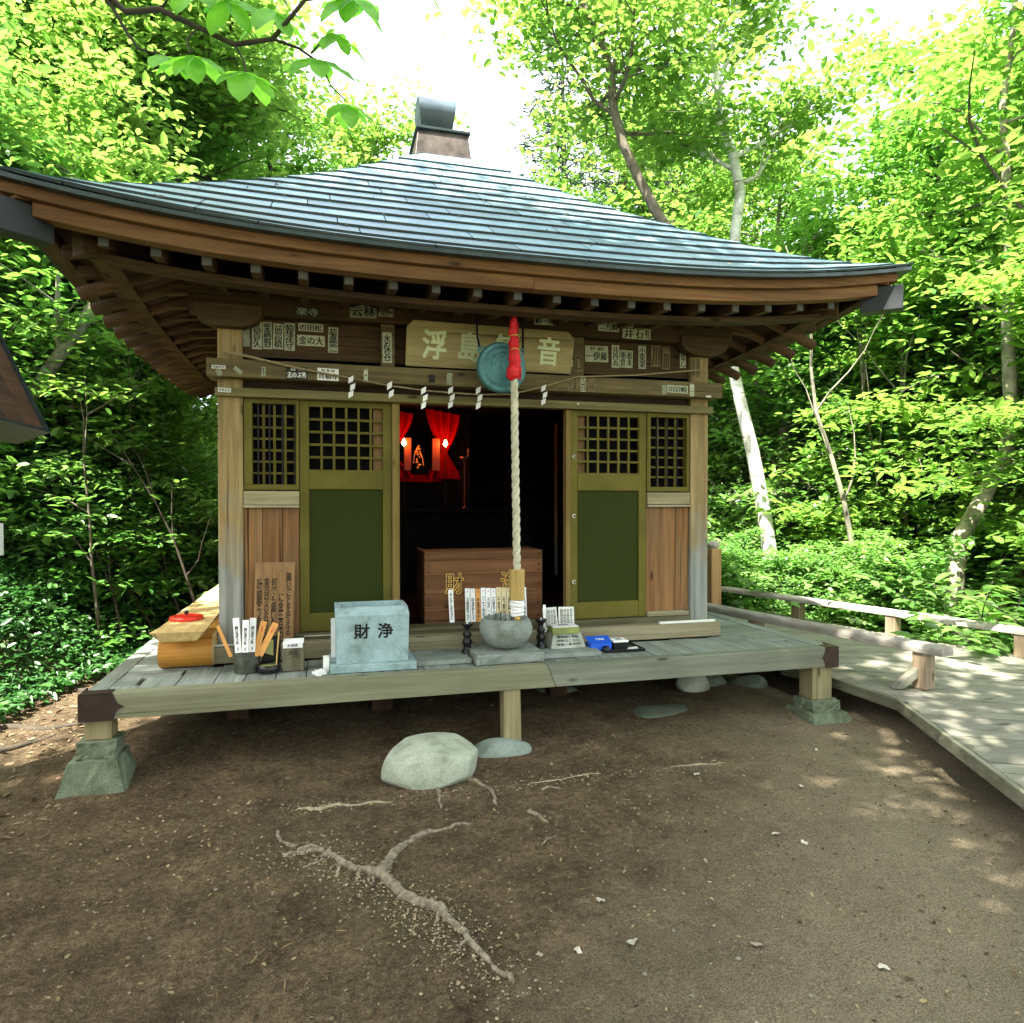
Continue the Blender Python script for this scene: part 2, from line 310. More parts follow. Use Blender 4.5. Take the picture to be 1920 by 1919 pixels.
# ------------------------------------------------------------------ mesh helpers
def tag(o, label=None, cat=None, group=None, kind=None):
    if label: o['label'] = label
    if cat: o['category'] = cat
    if group: o['group'] = group
    if kind: o['kind'] = kind
    return o
def thing(name, label, cat, loc=(0, 0, 0), group=None):
    o = bpy.data.objects.new(name, None); COL.objects.link(o); o.location = loc; o.empty_display_size = .1
    o['_b'] = tuple(loc)
    return tag(o, label, cat, group)
def base_of(o):
    return Vector(o['_b']) if o is not None and '_b' in o else Vector((0, 0, 0))
class MB:
    def __init__(s): s.v = []; s.f = []; s.smooth = []
    def add(s, vs, fs, sm=False):
        k = len(s.v); s.v += [tuple(a) for a in vs]; s.f += [tuple(i+k for i in f) for f in fs]; s.smooth += [sm]*len(fs)
        return s
    def box(s, x0, x1, y0, y1, z0, z1, M=None):
        vs = [Vector(p) for p in ((x0, y0, z0), (x1, y0, z0), (x1, y1, z0), (x0, y1, z0), (x0, y0, z1), (x1, y0, z1), (x1, y1, z1), (x0, y1, z1))]
        if M is not None: vs = [M @ p for p in vs]
        return s.add(vs, [(0, 3, 2, 1), (4, 5, 6, 7), (0, 1, 5, 4), (1, 2, 6, 5), (2, 3, 7, 6), (3, 0, 4, 7)])
    def frus(s, b, t, z0, z1):
        (x0, x1, y0, y1), (a0, a1, c0, c1) = b, t
        vs = [(x0, y0, z0), (x1, y0, z0), (x1, y1, z0), (x0, y1, z0), (a0, c0, z1), (a1, c0, z1), (a1, c1, z1), (a0, c1, z1)]
        return s.add(vs, [(0, 3, 2, 1), (4, 5, 6, 7), (0, 1, 5, 4), (1, 2, 6, 5), (2, 3, 7, 6), (3, 0, 4, 7)])
    def prism(s, poly, depth, M):          # poly in local xy, extruded along local z by depth
        n = len(poly); vs = [M @ Vector((p[0], p[1], 0)) for p in poly] + [M @ Vector((p[0], p[1], depth)) for p in poly]
        return s.add(vs, [tuple(range(n))[::-1], tuple(range(n, 2*n))] + [(i, (i+1) % n, n+(i+1) % n, n+i) for i in range(n)])
    def tube(s, pts, rad, seg=8, caps=True, flat=None):
        pts = [Vector(p) for p in pts]; n = len(pts)
        if not hasattr(rad, '__len__'): rad = [rad]*n
        k = len(s.v); up = Vector((0, 0, 1)); vs = []
        t0 = (pts[1]-pts[0]).normalized(); a = up if abs(t0.dot(up)) < .9 else Vector((1, 0, 0))
        u = t0.cross(a).normalized()
        for i, p in enumerate(pts):
            t = (pts[min(i+1, n-1)]-pts[max(i-1, 0)]).normalized()
            u = (u - t*u.dot(t)).normalized(); w_ = t.cross(u)
            for j in range(seg):
                an = 2*math.pi*j/seg
                q = u*math.cos(an)+w_*math.sin(an)*(flat or 1)
                vs.append(p+q*rad[i])
        fs = [(i*seg+j, i*seg+(j+1) % seg, (i+1)*seg+(j+1) % seg, (i+1)*seg+j) for i in range(n-1) for j in range(seg)]
        s.add(vs, fs, True)
        if caps: s.add([vs[j] for j in range(seg)], [tuple(range(seg))[::-1]]); s.add([vs[(n-1)*seg+j] for j in range(seg)], [tuple(range(seg))])
        return s
    def lathe(s, prof, c, seg=24, mod=None):
        vs = []
        for (r, z) in prof:
            for j in range(seg):
                an = 2*math.pi*j/seg; rr = r*(mod(an, z) if mod else 1)
                vs.append((c[0]+rr*math.cos(an), c[1]+rr*math.sin(an), c[2]+z))
        n = len(prof)
        fs = [(i*seg+j, i*seg+(j+1) % seg, (i+1)*seg+(j+1) % seg, (i+1)*seg+j) for i in range(n-1) for j in range(seg)]
        s.add(vs, fs, True)
        if prof[0][0] > 1e-4: s.add(vs[:seg], [tuple(range(seg))[::-1]])
        if prof[-1][0] > 1e-4: s.add(vs[-seg:], [tuple(range(seg))])
        return s
    def build(s, name, mat, parent=None, bevel=0, **kw):
        b = base_of(parent)
        me = bpy.data.meshes.new(name); me.from_pydata([(a[0]-b[0], a[1]-b[1], a[2]-b[2]) for a in s.v], [], s.f)
        me.polygons.foreach_set('use_smooth', s.smooth); me.materials.append(mat)
        o = bpy.data.objects.new(name, me); COL.objects.link(o)
        if parent is not None:
            o.parent = parent; o['_b'] = tuple(b)
        if bevel:
            m = o.modifiers.new('bevel', 'BEVEL'); m.width = bevel; m.segments = 2; m.limit_method = 'ANGLE'; m.angle_limit = R(40)
        return tag(o, **kw)
def B(x0, x1, y0, y1, z0, z1, M=None): return MB().box(x0, x1, y0, y1, z0, z1, M)
def frame(o, x, y, z):                      # matrix from origin and axes
    M = Matrix.Identity(4)
    for i, a in enumerate((Vector(x), Vector(y), Vector(z))):
        for j in range(3): M[j][i] = a[j]
    for j in range(3): M[j][3] = o[j]
    return M
TXT = {}
def text(body, M, wd, ht, mat, parent, name='lettering', off=.008, thick=.0012, keep=False):
    bold = off; off = 0.0
    """flat lettering fitted into wd x ht, centred on the origin of M, lying in M's xy plane"""
    key = (body, off)
    if key not in TXT:
        cu = bpy.data.curves.new('lettering', 'FONT'); cu.body = body; cu.size = 1; cu.offset = off; cu.align_x = 'CENTER'
        cu.space_line = .82; cu.resolution_u = 2
        t = bpy.data.objects.new('t', cu); COL.objects.link(t); bpy.context.view_layer.update()
        me = bpy.data.meshes.new_from_object(t.evaluated_get(bpy.context.evaluated_depsgraph_get()))
        co = [v.co.copy() for v in me.vertices]; fs = [tuple(p.vertices) for p in me.polygons]
        bpy.data.objects.remove(t); bpy.data.curves.remove(cu); bpy.data.meshes.remove(me)
        TXT[key] = (co, fs)
    co, fs = TXT[key]
    if not co: return None
    xs = [c.x for c in co]; ys = [c.y for c in co]
    x0, x1, y0, y1 = min(xs), max(xs), min(ys), max(ys)
    sx = wd/(x1-x0); sy = ht/(y1-y0)
    if keep: sx = sy = min(sx, sy)
    mb = MB()
    sh = [(0, 0)] if bold <= 0 else ([(-1, -1), (1, -1), (-1, 1), (1, 1)] if bold < .03 else [(-1, 0), (1, 0)])
    for i_, (a_, b_) in enumerate(sh):
        mb.add([M @ Vector(((c.x-(x0+x1)/2+a_*bold)*sx, (c.y-(y0+y1)/2+b_*bold)*sy, thick+.00015*i_)) for c in co], fs)
    return mb.build(name, mat, parent)
def facing(x, y, z, tilt=0, lean=0, turn=0):   # plane facing the viewer (-Y): local x -> +X, y -> +Z, z -> -Y
    M = Matrix.Translation((x, y, z)) @ Matrix.Rotation(R(turn), 4, 'Z') @ Matrix(((1, 0, 0, 0), (0, 0, -1, 0), (0, 1, 0, 0), (0, 0, 0, 1)))
    return M @ Matrix.Rotation(R(-lean), 4, 'X') @ Matrix.Rotation(R(tilt), 4, 'Z')
def vtext(s): return '\n'.join(s)
_rs = np.random.RandomState(7); _G = _rs.rand(256, 256)
def vnoise(x, y):
    x = np.asarray(x, float); y = np.asarray(y, float)
    xi = np.floor(x).astype(int); yi = np.floor(y).astype(int); fx = x-xi; fy = y-yi
    fx = fx*fx*(3-2*fx); fy = fy*fy*(3-2*fy)
    g = lambda a, b: _G[a % 256, b % 256]
    return (g(xi, yi)*(1-fx)+g(xi+1, yi)*fx)*(1-fy)+(g(xi, yi+1)*(1-fx)+g(xi+1, yi+1)*fx)*fy
def fbm(x, y, o=4):
    r = 0; a = .5
    for i in range(o): r = r+a*vnoise(x*2**i+17*i, y*2**i+5*i); a *= .5
    return r-.47
def sstep(a, b, x): t = np.clip((x-a)/(b-a), 0, 1); return t*t*(3-2*t)
def ground(x, y):
    x = np.asarray(x, float); y = np.asarray(y, float)
    z = .05*fbm(x*1.1, y*1.1)+.022*fbm(x*5, y*5)
    edge = -1.75-.25*np.clip(6.5-y, -2, 4)-.2*np.sin(y*1.3)
    d = edge-x                                   # bank on the left
    z = z+sstep(0, 3.4, d)*1.9+np.clip(d-2.5, 0, 40)*.2
    z = z+sstep(10, 30, y)*2.4
    z = z-sstep(4.9, 9, x)*.9+sstep(14, 45, x)*4.5
    z = z+.07*sstep(3.85, 4.8, y)*sstep(-1.6, -1, x)*sstep(4, 3, x)
    return z
def npmesh(name, V, F, mat, parent=None, n=4, **kw):
    me = bpy.data.meshes.new(name); V = np.asarray(V, np.float32); F = np.asarray(F, np.int32); n = F.shape[1]
    me.vertices.add(len(V)); me.vertices.foreach_set('co', V.ravel())
    me.loops.add(F.size); me.loops.foreach_set('vertex_index', F.ravel())
    me.polygons.add(len(F)); me.polygons.foreach_set('loop_start', np.arange(0, F.size, n, dtype=np.int32))
    me.update(calc_edges=True); me.materials.append(mat)
    o = bpy.data.objects.new(name, me); COL.objects.link(o)
    if parent is not None: o.parent = parent
    return tag(o, **kw)
def leaves(P, size, rng, up=1.0, wd=.5, droop=.25, D=None):
    n = len(P); N = rng.normal(size=(n, 3))*.5; N[:, 2] += up; N /= np.linalg.norm(N, axis=1)[:, None]
    if D is None:
        D = rng.normal(size=(n, 3))
    D = D-(D*N).sum(1)[:, None]*N; D /= np.linalg.norm(D, axis=1)[:, None]+1e-9
    S = np.cross(N, D); s = (size*np.clip(rng.lognormal(-.05, .32, n), .4, 1.6))[:, None]
    k = s*wd*.5
    a = P; t = P+D*s-N*s*droop*.4
    m1 = P+D*s*.30-N*s*droop*.03+N*s*.06; m2 = P+D*s*.68-N*s*droop*.18+N*s*.05
    V = np.stack([a, m1+S*k*.92, m2+S*k*.78, t, m2-S*k*.78, m1-S*k*.92], 1).reshape(-1, 3)
    i = np.arange(n)*6
    F = np.stack([np.stack([i, i+1, i+2, i+3], 1), np.stack([i, i+3, i+4, i+5], 1)], 1).reshape(-1, 4)
    return V, F

# ------------------------------------------------------------------ ground and hills
def axis(lo, hi, f0, f1, step, far):
    a = np.arange(f0, f1, step); out = [a]
    g = step; x = f0; L = []
    while x > lo: g *= far; x -= g; L.append(x)
    out.insert(0, np.array(L[::-1])); g = step; x = f1; L = []
    while x < hi: g *= far; x += g; L.append(x)
    out.append(np.array(L)); return np.concatenate(out)
xs = axis(-70, 90, -3.2, 5.6, .04, 1.12); ys = axis(-50, 90, .9, 7.0, .04, 1.12)
X, Y = np.meshgrid(xs, ys); Z = ground(X, Y)
nx, ny = len(xs), len(ys)
idx = np.arange(nx*ny).reshape(ny, nx)
F = np.stack([idx[:-1, :-1], idx[:-1, 1:], idx[1:, 1:], idx[1:, :-1]], -1).reshape(-1, 4)
g_o = npmesh('ground', np.stack([X, Y, Z], -1).reshape(-1, 3), F, SOIL, kind='structure')
g_o.data.polygons.foreach_set('use_smooth', [True]*len(F))
g_o.data.materials.append(FOREST)
cx = (X[:-1, :-1]+X[1:, 1:])/2; cy = (Y[:-1, :-1]+Y[1:, 1:])/2
far_ = ((cx < -1.75-.25*np.clip(6.5-cy, -2, 4)-.6) | (cx > 5.7) | (cy > 10.5)).astype(np.int32).ravel()
g_o.data.polygons.foreach_set('material_index', far_)

# ------------------------------------------------------------------ THE SHRINE
shr = thing('shrine', 'small square wooden shrine with blue-grey curved roof and raised veranda', 'shrine', (1.12, 6.44, 0))
CX, CY = 1.12, 6.44
YW = 4.77
# --- roof surface
HP = [(0, 4.82), (.25, 4.62), (.49, 4.42), (.66, 4.285), (.84, 4.145), (1.01, 4.01), (1.18, 3.89), (1.35, 3.77), (1.53, 3.65), (1.7, 3.535), (1.88, 3.415), (2.05, 3.30), (2.22, 3.185), (2.4, 3.07), (2.58, 2.96), (2.634, 2.928), (2.664, 2.908), (2.9, 2.77)]
def zroof(d, t):
    return float(np.interp(d, [p[0] for p in HP], [p[1] for p in HP]))+.178*(min(d, 2.7)/2.634)**6.5*abs(t)**2.8
def side(k, u, d, z):                       # local (u along the eave, d outward) to world; k=0 front, 1 right, 2 back, 3 left
    c = [(u, -d), (d, u), (-u, d), (-d, -u)][k]
    return (CX+c[0], CY+c[1], z)
DT = 2.634
roof = MB()
for k in range(4):
    nd, nt = 18, 16
    ds = np.linspace(.2, DT-.02, nd); ts = np.linspace(-1, 1, nt+1)
    vs = [side(k, d*t, d, zroof(d, t)-.03) for d in ds for t in ts] + [side(k, d*t, d, zroof(d, t)-.055) for d in ds for t in ts]
    q = nd*(nt+1)
    fs = [(i*(nt+1)+j, (i+1)*(nt+1)+j, (i+1)*(nt+1)+j+1, i*(nt+1)+j+1) for i in range(nd-1) for j in range(nt)]
    roof.add(vs, fs+[tuple(a+q for a in f[::-1]) for f in fs], True)
roof_o = roof.build('roof', W_DARK_X, shr)
rng = random.Random(3)
# courses of copper sheets: equal slope length
dl = [.27, .49, .66, .84, 1.01, 1.18, 1.35, 1.53, 1.70, 1.88, 2.05, 2.22, 2.40, 2.58, 2.664]
for k in range(4):
    for i in range(len(dl)-1):
        d0, d1 = dl[i], dl[i+1]
        us = [-d1]; u = -d1+rng.uniform(.25, .9)
        while u < d1-.25: us.append(u); u += rng.uniform(.62, .92)
        us.append(d1)
        for a, b_ in zip(us[:-1], us[1:]):
            mb = MB(); n = max(2, int((b_-a)/.18)); vs = []
            gap = .003
            for j in range(n+1):
                ub = a+gap+(b_-a-2*gap)*j/n; ut = max(-d0, min(d0, ub)); ul = ub
                if a == -d1 and j == 0: ut = -d0; ul = -d1
                if b_ == d1 and j == n: ut = d0; ul = d1
                zt = zroof(d0, ut/max(d0, .01)); zb = zroof(min(d1, 2.9), ul/d1)
                jit = .0
                vs += [side(k, ut, d0-.012, zt-.004), side(k, ul, d1, zb+.006), side(k, ul, d1-.004, zb-.006)]
            fs = []
            for j in range(n):
                fs += [(3*j, 3*j+1, 3*j+4, 3*j+3), (3*j+1, 3*j+2, 3*j+5, 3*j+4)]
            e = 3*n; vs += [side(k, us and max(-d0, min(d0, a+gap)), d0-.012, zroof(d0, 0)-.03)]
            mb.add(vs[:-1], fs, False)
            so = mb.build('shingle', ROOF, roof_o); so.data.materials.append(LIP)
            for q_, p_ in enumerate(so.data.polygons): p_.material_index = q_ % 2  # dark front edge paints the shadow line below each course
# eave lip, fascia boards
def strip(k, d, dz0, dz1, d_b, u0, u1, n=26):
    """board following the eave curve: front face at d, back at d_b, between dz0 and dz1 below the roof edge"""
    mb = MB(); vs = []
    for j in range(n+1):
        u = u0+(u1-u0)*j/n; z = zroof(DT, u/DT)-.016
        for (dd, dz) in ((d, dz0), (d, dz1), (d_b, dz1), (d_b, dz0)): vs.append(side(k, u, dd, z+dz))
    fs = []
    for j in range(n):
        for q in range(4): fs.append((4*j+q, 4*j+(q+1) % 4, 4*j+4+(q+1) % 4, 4*j+4+q))
    fs += [(0, 3, 2, 1), (4*n, 4*n+1, 4*n+2, 4*n+3)]
    mb.add(vs, fs); return mb
for k in range(4):
    w1 = W_WARM_X if k in (0, 2) else W_WARM_Y
    strip(k, DT+.025, -.012, -.034, DT-.10, -DT-.015, DT+.015).build('eave_lip', LIP, roof_o)
    strip(k, 2.60, -.031, -.085, 2.50, -2.595, 2.595).build('upper_fascia_board', w1, roof_o, bevel=.004)
    for (a, b_) in ((-2.47, .065), (.067, 2.47)):
        strip(k, 2.56, -.0865, -.158 if k in (0, 2) else -.140, 2.47, a, b_, 14).build('lower_fascia_board', w1 if k in (0, 2) else W_RAFT_Y, roof_o, bevel=.004)  # side boards use darker wood to paint their shade
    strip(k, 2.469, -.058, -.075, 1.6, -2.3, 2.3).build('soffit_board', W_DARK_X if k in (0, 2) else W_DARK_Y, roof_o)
# rafters
def zun(u): return zroof(DT, u/DT)-.016
for k in range(4):
    if k == 2: continue
    wr = W_RAFT_Y if k == 0 else W_RAFT_X
    for i in range(-9, 10):
        u = i*.2435
        if abs(u) > 2.25: continue
        zt = zun(u)-.128; h = .068; hw = .027
        mb = MB(); vs = []
        for (d, dz) in ((2.45, 0), (max(1.7, abs(u)), .06)):
            for (a, c) in ((-hw, 0), (hw, 0), (hw, -h), (-hw, -h)): vs.append(side(k, u+a, d, zt+dz+c-.002))
        mb.add(vs, [(0, 1, 2, 3), (4, 7, 6, 5), (0, 4, 5, 1), (1, 5, 6, 2), (2, 6, 7, 3), (3, 7, 4, 0)])
        r_ = mb.build('flying_rafter', wr, shr, bevel=.003)
        mb = MB(); vs = []
        for (a, c) in ((-hw+.004, -.004), (hw-.004, -.004), (hw-.004, -h+.004), (-hw+.004, -h+.004)):
            vs += [side(k, u+a, 2.453, zt+c-.002), side(k, u+a, 2.449, zt+c-.002)]
        mb.add(vs, [(0, 2, 4, 6), (1, 7, 5, 3), (0, 1, 3, 2), (2, 3, 5, 4), (4, 5, 7, 6), (6, 7, 1, 0)])
        mb.build('end_cap', GREY_CAP, r_)
    for i in range(-9, 10):
        u = (i+.5)*.2435-.12
        if abs(u) > 2.1: continue
        fr = k == 0
        d_in = max(1.3, abs(u)-.02); de = 2.12 if fr else 2.45; sl = .31 if fr else .40
        zt = zun(u)-(.175 if fr else .288)
        rr_ = .034 if fr else .038
        mb = MB(); mb.tube([side(k, u, de, zt), side(k, u, d_in, zt+sl*(de-d_in))], [rr_, rr_], 10)
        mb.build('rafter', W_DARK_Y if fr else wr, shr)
    # kioi beam between the two rafter tiers
    mb = MB(); vs = []; n = 24
    for j in range(n+1):
        u = -2.27+4.54*j/n; z = zun(u)
        for (dd, dz) in ((2.30, -.188), (2.30, -.222), (2.18, -.222), (2.18, -.188)): vs.append(side(k, u, dd, z+dz))
    fs = [(4*j+q, 4*j+(q+1) % 4, 4*j+4+(q+1) % 4, 4*j+4+q) for j in range(n) for q in range(4)] + [(0, 3, 2, 1), (4*n, 4*n+1, 4*n+2, 4*n+3)]
    mb.add(vs, fs).build('eave_beam', W_RAFT_X if k == 0 else W_RAFT_Y, shr, bevel=.003)
    # boarding above the lower rafters
    mb = MB(); vs = []; n = 20
    for j in range(n+1):
        t = -1+2*j/n
        for d in (2.27, 1.95, 1.5, 1.2):
            uu = t*(d if d < 2.2 else 2.24); z = zun(uu)-(.19 if k == 0 else .225)+(.31 if k == 0 else .40)*(2.30-d); vs += [side(k, uu, d, z), side(k, uu, d, z+.015)]
    fs = []
    for j in range(n):
        for q in range(3):
            a = 8*j+2*q; fs += [(a, a+2, a+10, a+8), (a+1, a+9, a+11, a+3)]
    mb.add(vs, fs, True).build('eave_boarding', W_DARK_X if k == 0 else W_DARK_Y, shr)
# hip rafters with metal capped ends
for (sx_, sy_) in ((1, -1), (-1, -1), (1, 1), (-1, 1)):
    ax = Vector((sx_, sy_, 0)).normalized(); px = Vector((-ax.y, ax.x, 0))
    M = frame((CX, CY, 0), ax, px, (0, 0, 1)); q = math.sqrt(2)
    mb = MB()
    def hb(d0, z0, d1, z1, hw, h):
        vs = [M @ Vector(p) for p in ((d0*q, -hw, z0-h), (d0*q, hw, z0-h), (d0*q, hw, z0), (d0*q, -hw, z0), (d1*q, -hw, z1-h), (d1*q, hw, z1-h), (d1*q, hw, z1), (d1*q, -hw, z1))]
        return MB().add(vs, [(0, 1, 2, 3), (4, 7, 6, 5), (0, 4, 5, 1), (1, 5, 6, 2), (2, 6, 7, 3), (3, 7, 4, 0)])
    h_o = hb(1.2, 3.22, 2.34, 2.955, .055, .155).build('hip_rafter', W_RAFT_X, shr, bevel=.004)
    hb(2.44, 2.962, 2.62, 2.960, .058, .160).build('metal_end_cap', HIPCAP, h_o, bevel=.004)
    hb(2.2, 3.10, 2.56, 3.04, .05, .07).build('upper_hip_rafter', W_WARM_X, h_o, bevel=.004)
# finial
fx, fy = CX-.07, CY
fin = MB().frus((fx-.255, fx+.255, fy-.27, fy+.27), (fx-.225, fx+.225, fy-.235, fy+.235), 4.56, 4.82).build('finial', FINB, shr, bevel=.005)
MB().frus((fx-.245, fx+.245, fy-.26, fy+.26), (fx-.245, fx+.245, fy-.26, fy+.26), 4.82, 4.842).build('finial_cap', LIP, fin, bevel=.003)
prof = []                                    # rolled hood, profile in y-z, extruded along x
for i in range(15):
    a = R(-30)+R(250)*i/14
    prof.append((fy-.03+.165*math.cos(a)*-1, 5.06+.135*math.sin(a)))
prof = [(fy+.18, 4.842)]+[(p[0], p[1]) for p in prof[::-1]]+[(fy-.12, 4.842)]
mb = MB(); n = len(prof)
def hx(z): return .135+.035*max(0, min(1, (z-4.85)/.25))
vs = [(fx-.04-hx(z), y, z) for y, z in prof]+[(fx-.04+hx(z), y, z) for y, z in prof]
mb.add(vs, [(i, (i+1) % n, n+(i+1) % n, n+i) for i in range(n)], True); mb.add([v for v in vs[:n]], [tuple(range(n))[::-1]]); mb.add(vs[n:], [tuple(range(n))])
mb.build('finial_hood', FINT, fin)

# --- walls, pillars, beams
XL0, XL1, XR0, XR1 = -.64, -.49, 2.70, 2.85
YB = CY*2-YW
for (x0, x1, y0) in ((XL0, XL1, YW-.005), (XR0, XR1, YW-.005), (XL0, XL1, YB-.15), (XR0, XR1, YB-.15)):
    B(x0, x1, y0, y0+.15, .61, 2.72).build('pillar', W_PIL, shr, bevel=.008)
# sills
B(-.67, 2.90, 4.66, 4.84, .512, .618).build('ground_sill', W_SILL, shr, bevel=.005)
B(-.66, -.50, 4.652, 4.70, .622, .634).build('sill_strip', STEEL, shr)
B(2.40, 2.86, 4.67, 4.70, .620, .634).build('sill_strip', PAPER, shr)
B(-.49, 2.70, 4.75, 4.92, .619, .66).build('door_sill', wood('sill_green', (.07, .065, .03), (.16, .15, .08), 'x'), shr, bevel=.003)
B(-.12, .526, 4.742, 4.749, .64, .648).build('metal_track', STEEL, shr)
for (x0, x1) in ((XL0+.01, XL0+.11), (XR0+.04, XR0+.14)):      # side and back walls
    B(x0, x1, YW+.15, YB-.15, .62, 2.95).build('side_wall', W_DARK_Y, shr)
B(XL0+.02, XR1-.02, YB-.1, YB-.02, .62, 2.95).build('back_wall', W_DARK_X, shr)
SHADE_WOOD = plain('shade_black_wood', (.006, .0045, .0035), .8, spec=.1)  # near-black wood: the shade of the room is put into its colour
B(XL1, XR0, YW+.15, YB-.12, .60, .645).build('floor', SHADE_WOOD, shr)
B(XL1, XR0, YW+.1, YB-.12, 2.46, 2.5).build('ceiling', SHADE_WOOD, shr)
B(XL0+.112, XL0+.118, YW+.15, YB-.15, .646, 2.459).build('shade_lining', SHADE_WOOD, shr)  # near-black sheets over the walls paint the darkness inside
B(XR0+.03, XR0+.038, YW+.15, YB-.15, .646, 2.459).build('shade_lining', SHADE_WOOD, shr)
B(XL0+.12, XR1-.12, YB-.115, YB-.105, .646, 2.459).build('shade_lining', SHADE_WOOD, shr)
# lintel and beams above
B(-.65, 2.87, 4.725, 4.80, 2.19, 2.245).build('lintel', wood('lintel_wood', (.10, .085, .03), (.26, .225, .09), 'x', bl=.3), shr, bevel=.003)
B(-.49, 2.70, 4.80, 4.90, 2.20, 2.46).build('lintel_backing', W_DARK_X, shr)
B(-.69, 2.91, 4.665, 4.86, 2.302, 2.415).build('tie_beam', W_BEAM, shr, bevel=.006)
for (x0, x1) in ((.38, .47), (1.70, 1.82)):
    B(x0, x1, 4.72, 4.80, 2.416, 2.705).build('strut', W_BEAM, shr, bevel=.004)
W_PANEL = wood('brown_panel', (.028, .015, .0055), (.085, .047, .017), 'x', bl=.5, blotch=(.03, .022, .008))
for (a, b_) in ((XL1, .38), (.47, 1.70), (1.82, XR0)):
    for q in range(2): B(a, b_, 4.80, 4.83, 2.417+.145*q, 2.56+.145*q).build('wall_board', W_PANEL, shr, bevel=.002)
B(-.80, 3.02, 4.705, 4.84, 2.71, 2.85).build('head_beam', W_PANEL, shr, bevel=.008)
for x0 in (XL0, XR0):
    M = frame((x0+.075, 4.68, 2.62), (1, 0, 0), (0, 0, 1), (0, 1, 0))
    MB().prism([(-.20, .08), (-.17, .035), (-.09, 0), (.09, 0), (.17, .035), (.20, .08), (.20, .145), (-.20, .145)], .1, M).build('boat_bracket', wood('bracket_wood', (.03, .018, .007), (.10, .06, .024), 'x', bl=.4), shr, bevel=.006)
    B(x0-.03, x0+.18, 4.62, 4.86, 2.852, 2.93).build('bearing_block', W_PANEL, shr, bevel=.006)
B(-.95, 3.17, 4.72, 4.86, 2.932, 3.05).build('purlin', W_PANEL, shr, bevel=.006)
for x0 in (XL0, XR0+.02):
    B(x0, x0+.13, 4.2, YB+.3, 2.853, 3.0).build('side_purlin', W_DARK_Y, shr, bevel=.006)
    B(x0+.02, x0+.12, 4.86, YB, 2.5, 2.852).build('upper_side_wall', W_DARK_Y, shr)

# --- side bays: window above, boards below
def window(x0, x1, z0, z1, ncol, nrow, barx, fr, nm):
    w_ = MB().box(x0, x1, 4.775, 4.84, z0, z0+.035).box(x0, x1, 4.775, 4.84, z1-.03, z1).box(x0, x0+fr, 4.775, 4.84, z0+.035, z1-.03).box(x1-.02, x1, 4.775, 4.84, z0+.035, z1-.03).build('window', GREEN_PAINT, shr, bevel=.002)
    a, b_, c, d = x0+fr, x1-.02, z0+.035, z1-.03
    for i in range(1, ncol):
        x = a+(b_-a)*i/ncol; B(x-.008, x+.008, 4.815, 4.83, c, d).build('lattice_bar', GREEN_PAINT, w_)
    for i in range(1, nrow):
        z = c+(d-c)*i/nrow; B(a, b_, 4.822, 4.838, z-.007, z+.007).build('lattice_bar', GREEN_PAINT, w_)
    for x in barx: MB().tube([(x, 4.795, c), (x, 4.795, d)], .006, 6).build('round_bar', DARKM, w_)
    B(x0+.01, x1-.01, 4.862, 4.87, z0+.02, z1-.02).build('pane', plain('black_glass', (.004, .0045, .0045), .7, spec=.05, var=.1, bmp=0), w_)
    return w_
window(-.485, -.147, 1.60, 2.188, 4, 7, (-.40, -.33, -.25, -.175), .05, 0)
window(2.345, 2.695, 1.60, 2.188, 4, 7, (2.435, 2.52, 2.60), .03, 1)
for (a, b_) in ((-.488, -.146), (2.344, 2.698)):
    B(a, b_, 4.765, 4.84, 1.502, 1.592).build('window_rail', wood('pale_rail', (.17, .14, .07), (.42, .37, .22), 'x', bl=.35), shr, bevel=.005)
    B(a, b_, 4.755, 4.84, 1.484, 1.500).build('rail_ledge', wood('pale_ledge', (.22, .18, .11), (.52, .46, .32), 'x', bl=.2), shr, bevel=.002)
    ws = [0, .33, .69, 1]
    for q in range(3): B(a+(b_-a)*ws[q]+.0015, a+(b_-a)*ws[q+1]-.0015, 4.79+.004*(q % 2), 4.83, .66, 1.483).build('wall_board', W_FRONT_Z, shr, bevel=.003)
B(2.345, 2.69, 4.76, 4.80, .662, .70).build('base_board', W_SILL, shr, bevel=.004)

# --- doors
def door(x0, x1, jx, jw, wx):
    d = MB()
    st = .06
    yf, yb = 4.785, 4.82
    d.box(x0, x0+st, yf, yb, .665, 2.188).box(x1-st, x1, yf, yb, .665, 2.188)
    d.box(x0+st, x1-st, yf+.003, yb, 2.15, 2.188).box(x0+st, x1-st, yf-.004, yb, 1.605, 1.722).box(x0+st, x1-st, yf+.003, yb, .665, .785)
    o = d.build('door', GREEN_PAINT, shr, bevel=.003)
    a, b_, c, e = x0+st, x1-st, 1.722, 2.15
    B(a, b_, yf+.012, yf+.022, .785, 1.605).build('lower_panel', GREEN_PANEL, o)
    B(a, b_, yf-.001, yf+.02, c, c+.012).build('moulding', GREEN_PAINT, o)
    for i in range(1, 6):
        x = a+(b_-a)*i/6; B(x-.0075, x+.0075, yf+.004, yf+.018, c+.012, e).build('lattice_bar', GREEN_PAINT, o)
    for i in range(1, 5):
        z = c+.012+(e-c-.012)*i/5; B(a, b_, yf+.008, yf+.024, z-.0075, z+.0075).build('lattice_bar', GREEN_PAINT, o)
    B(a, b_, 4.872, 4.88, c, e).build('pane', MATS['black_glass'], o)
    B(jx, jx+jw, 4.765, 4.83, .665, 2.188).build('door_jamb', wood('jamb_wood', (.11, .075, .02), (.25, .18, .055), 'z', bl=.3), shr, bevel=.003)
    B(wx, wx+.07, 4.84, 4.87, .70, 2.18).build('inner_post', W_SIGN, shr)
    return o
dL = door(-.144, .455, .456, .05, .335)
dR = door(1.735, 2.343, 1.700, .034, 1.80)
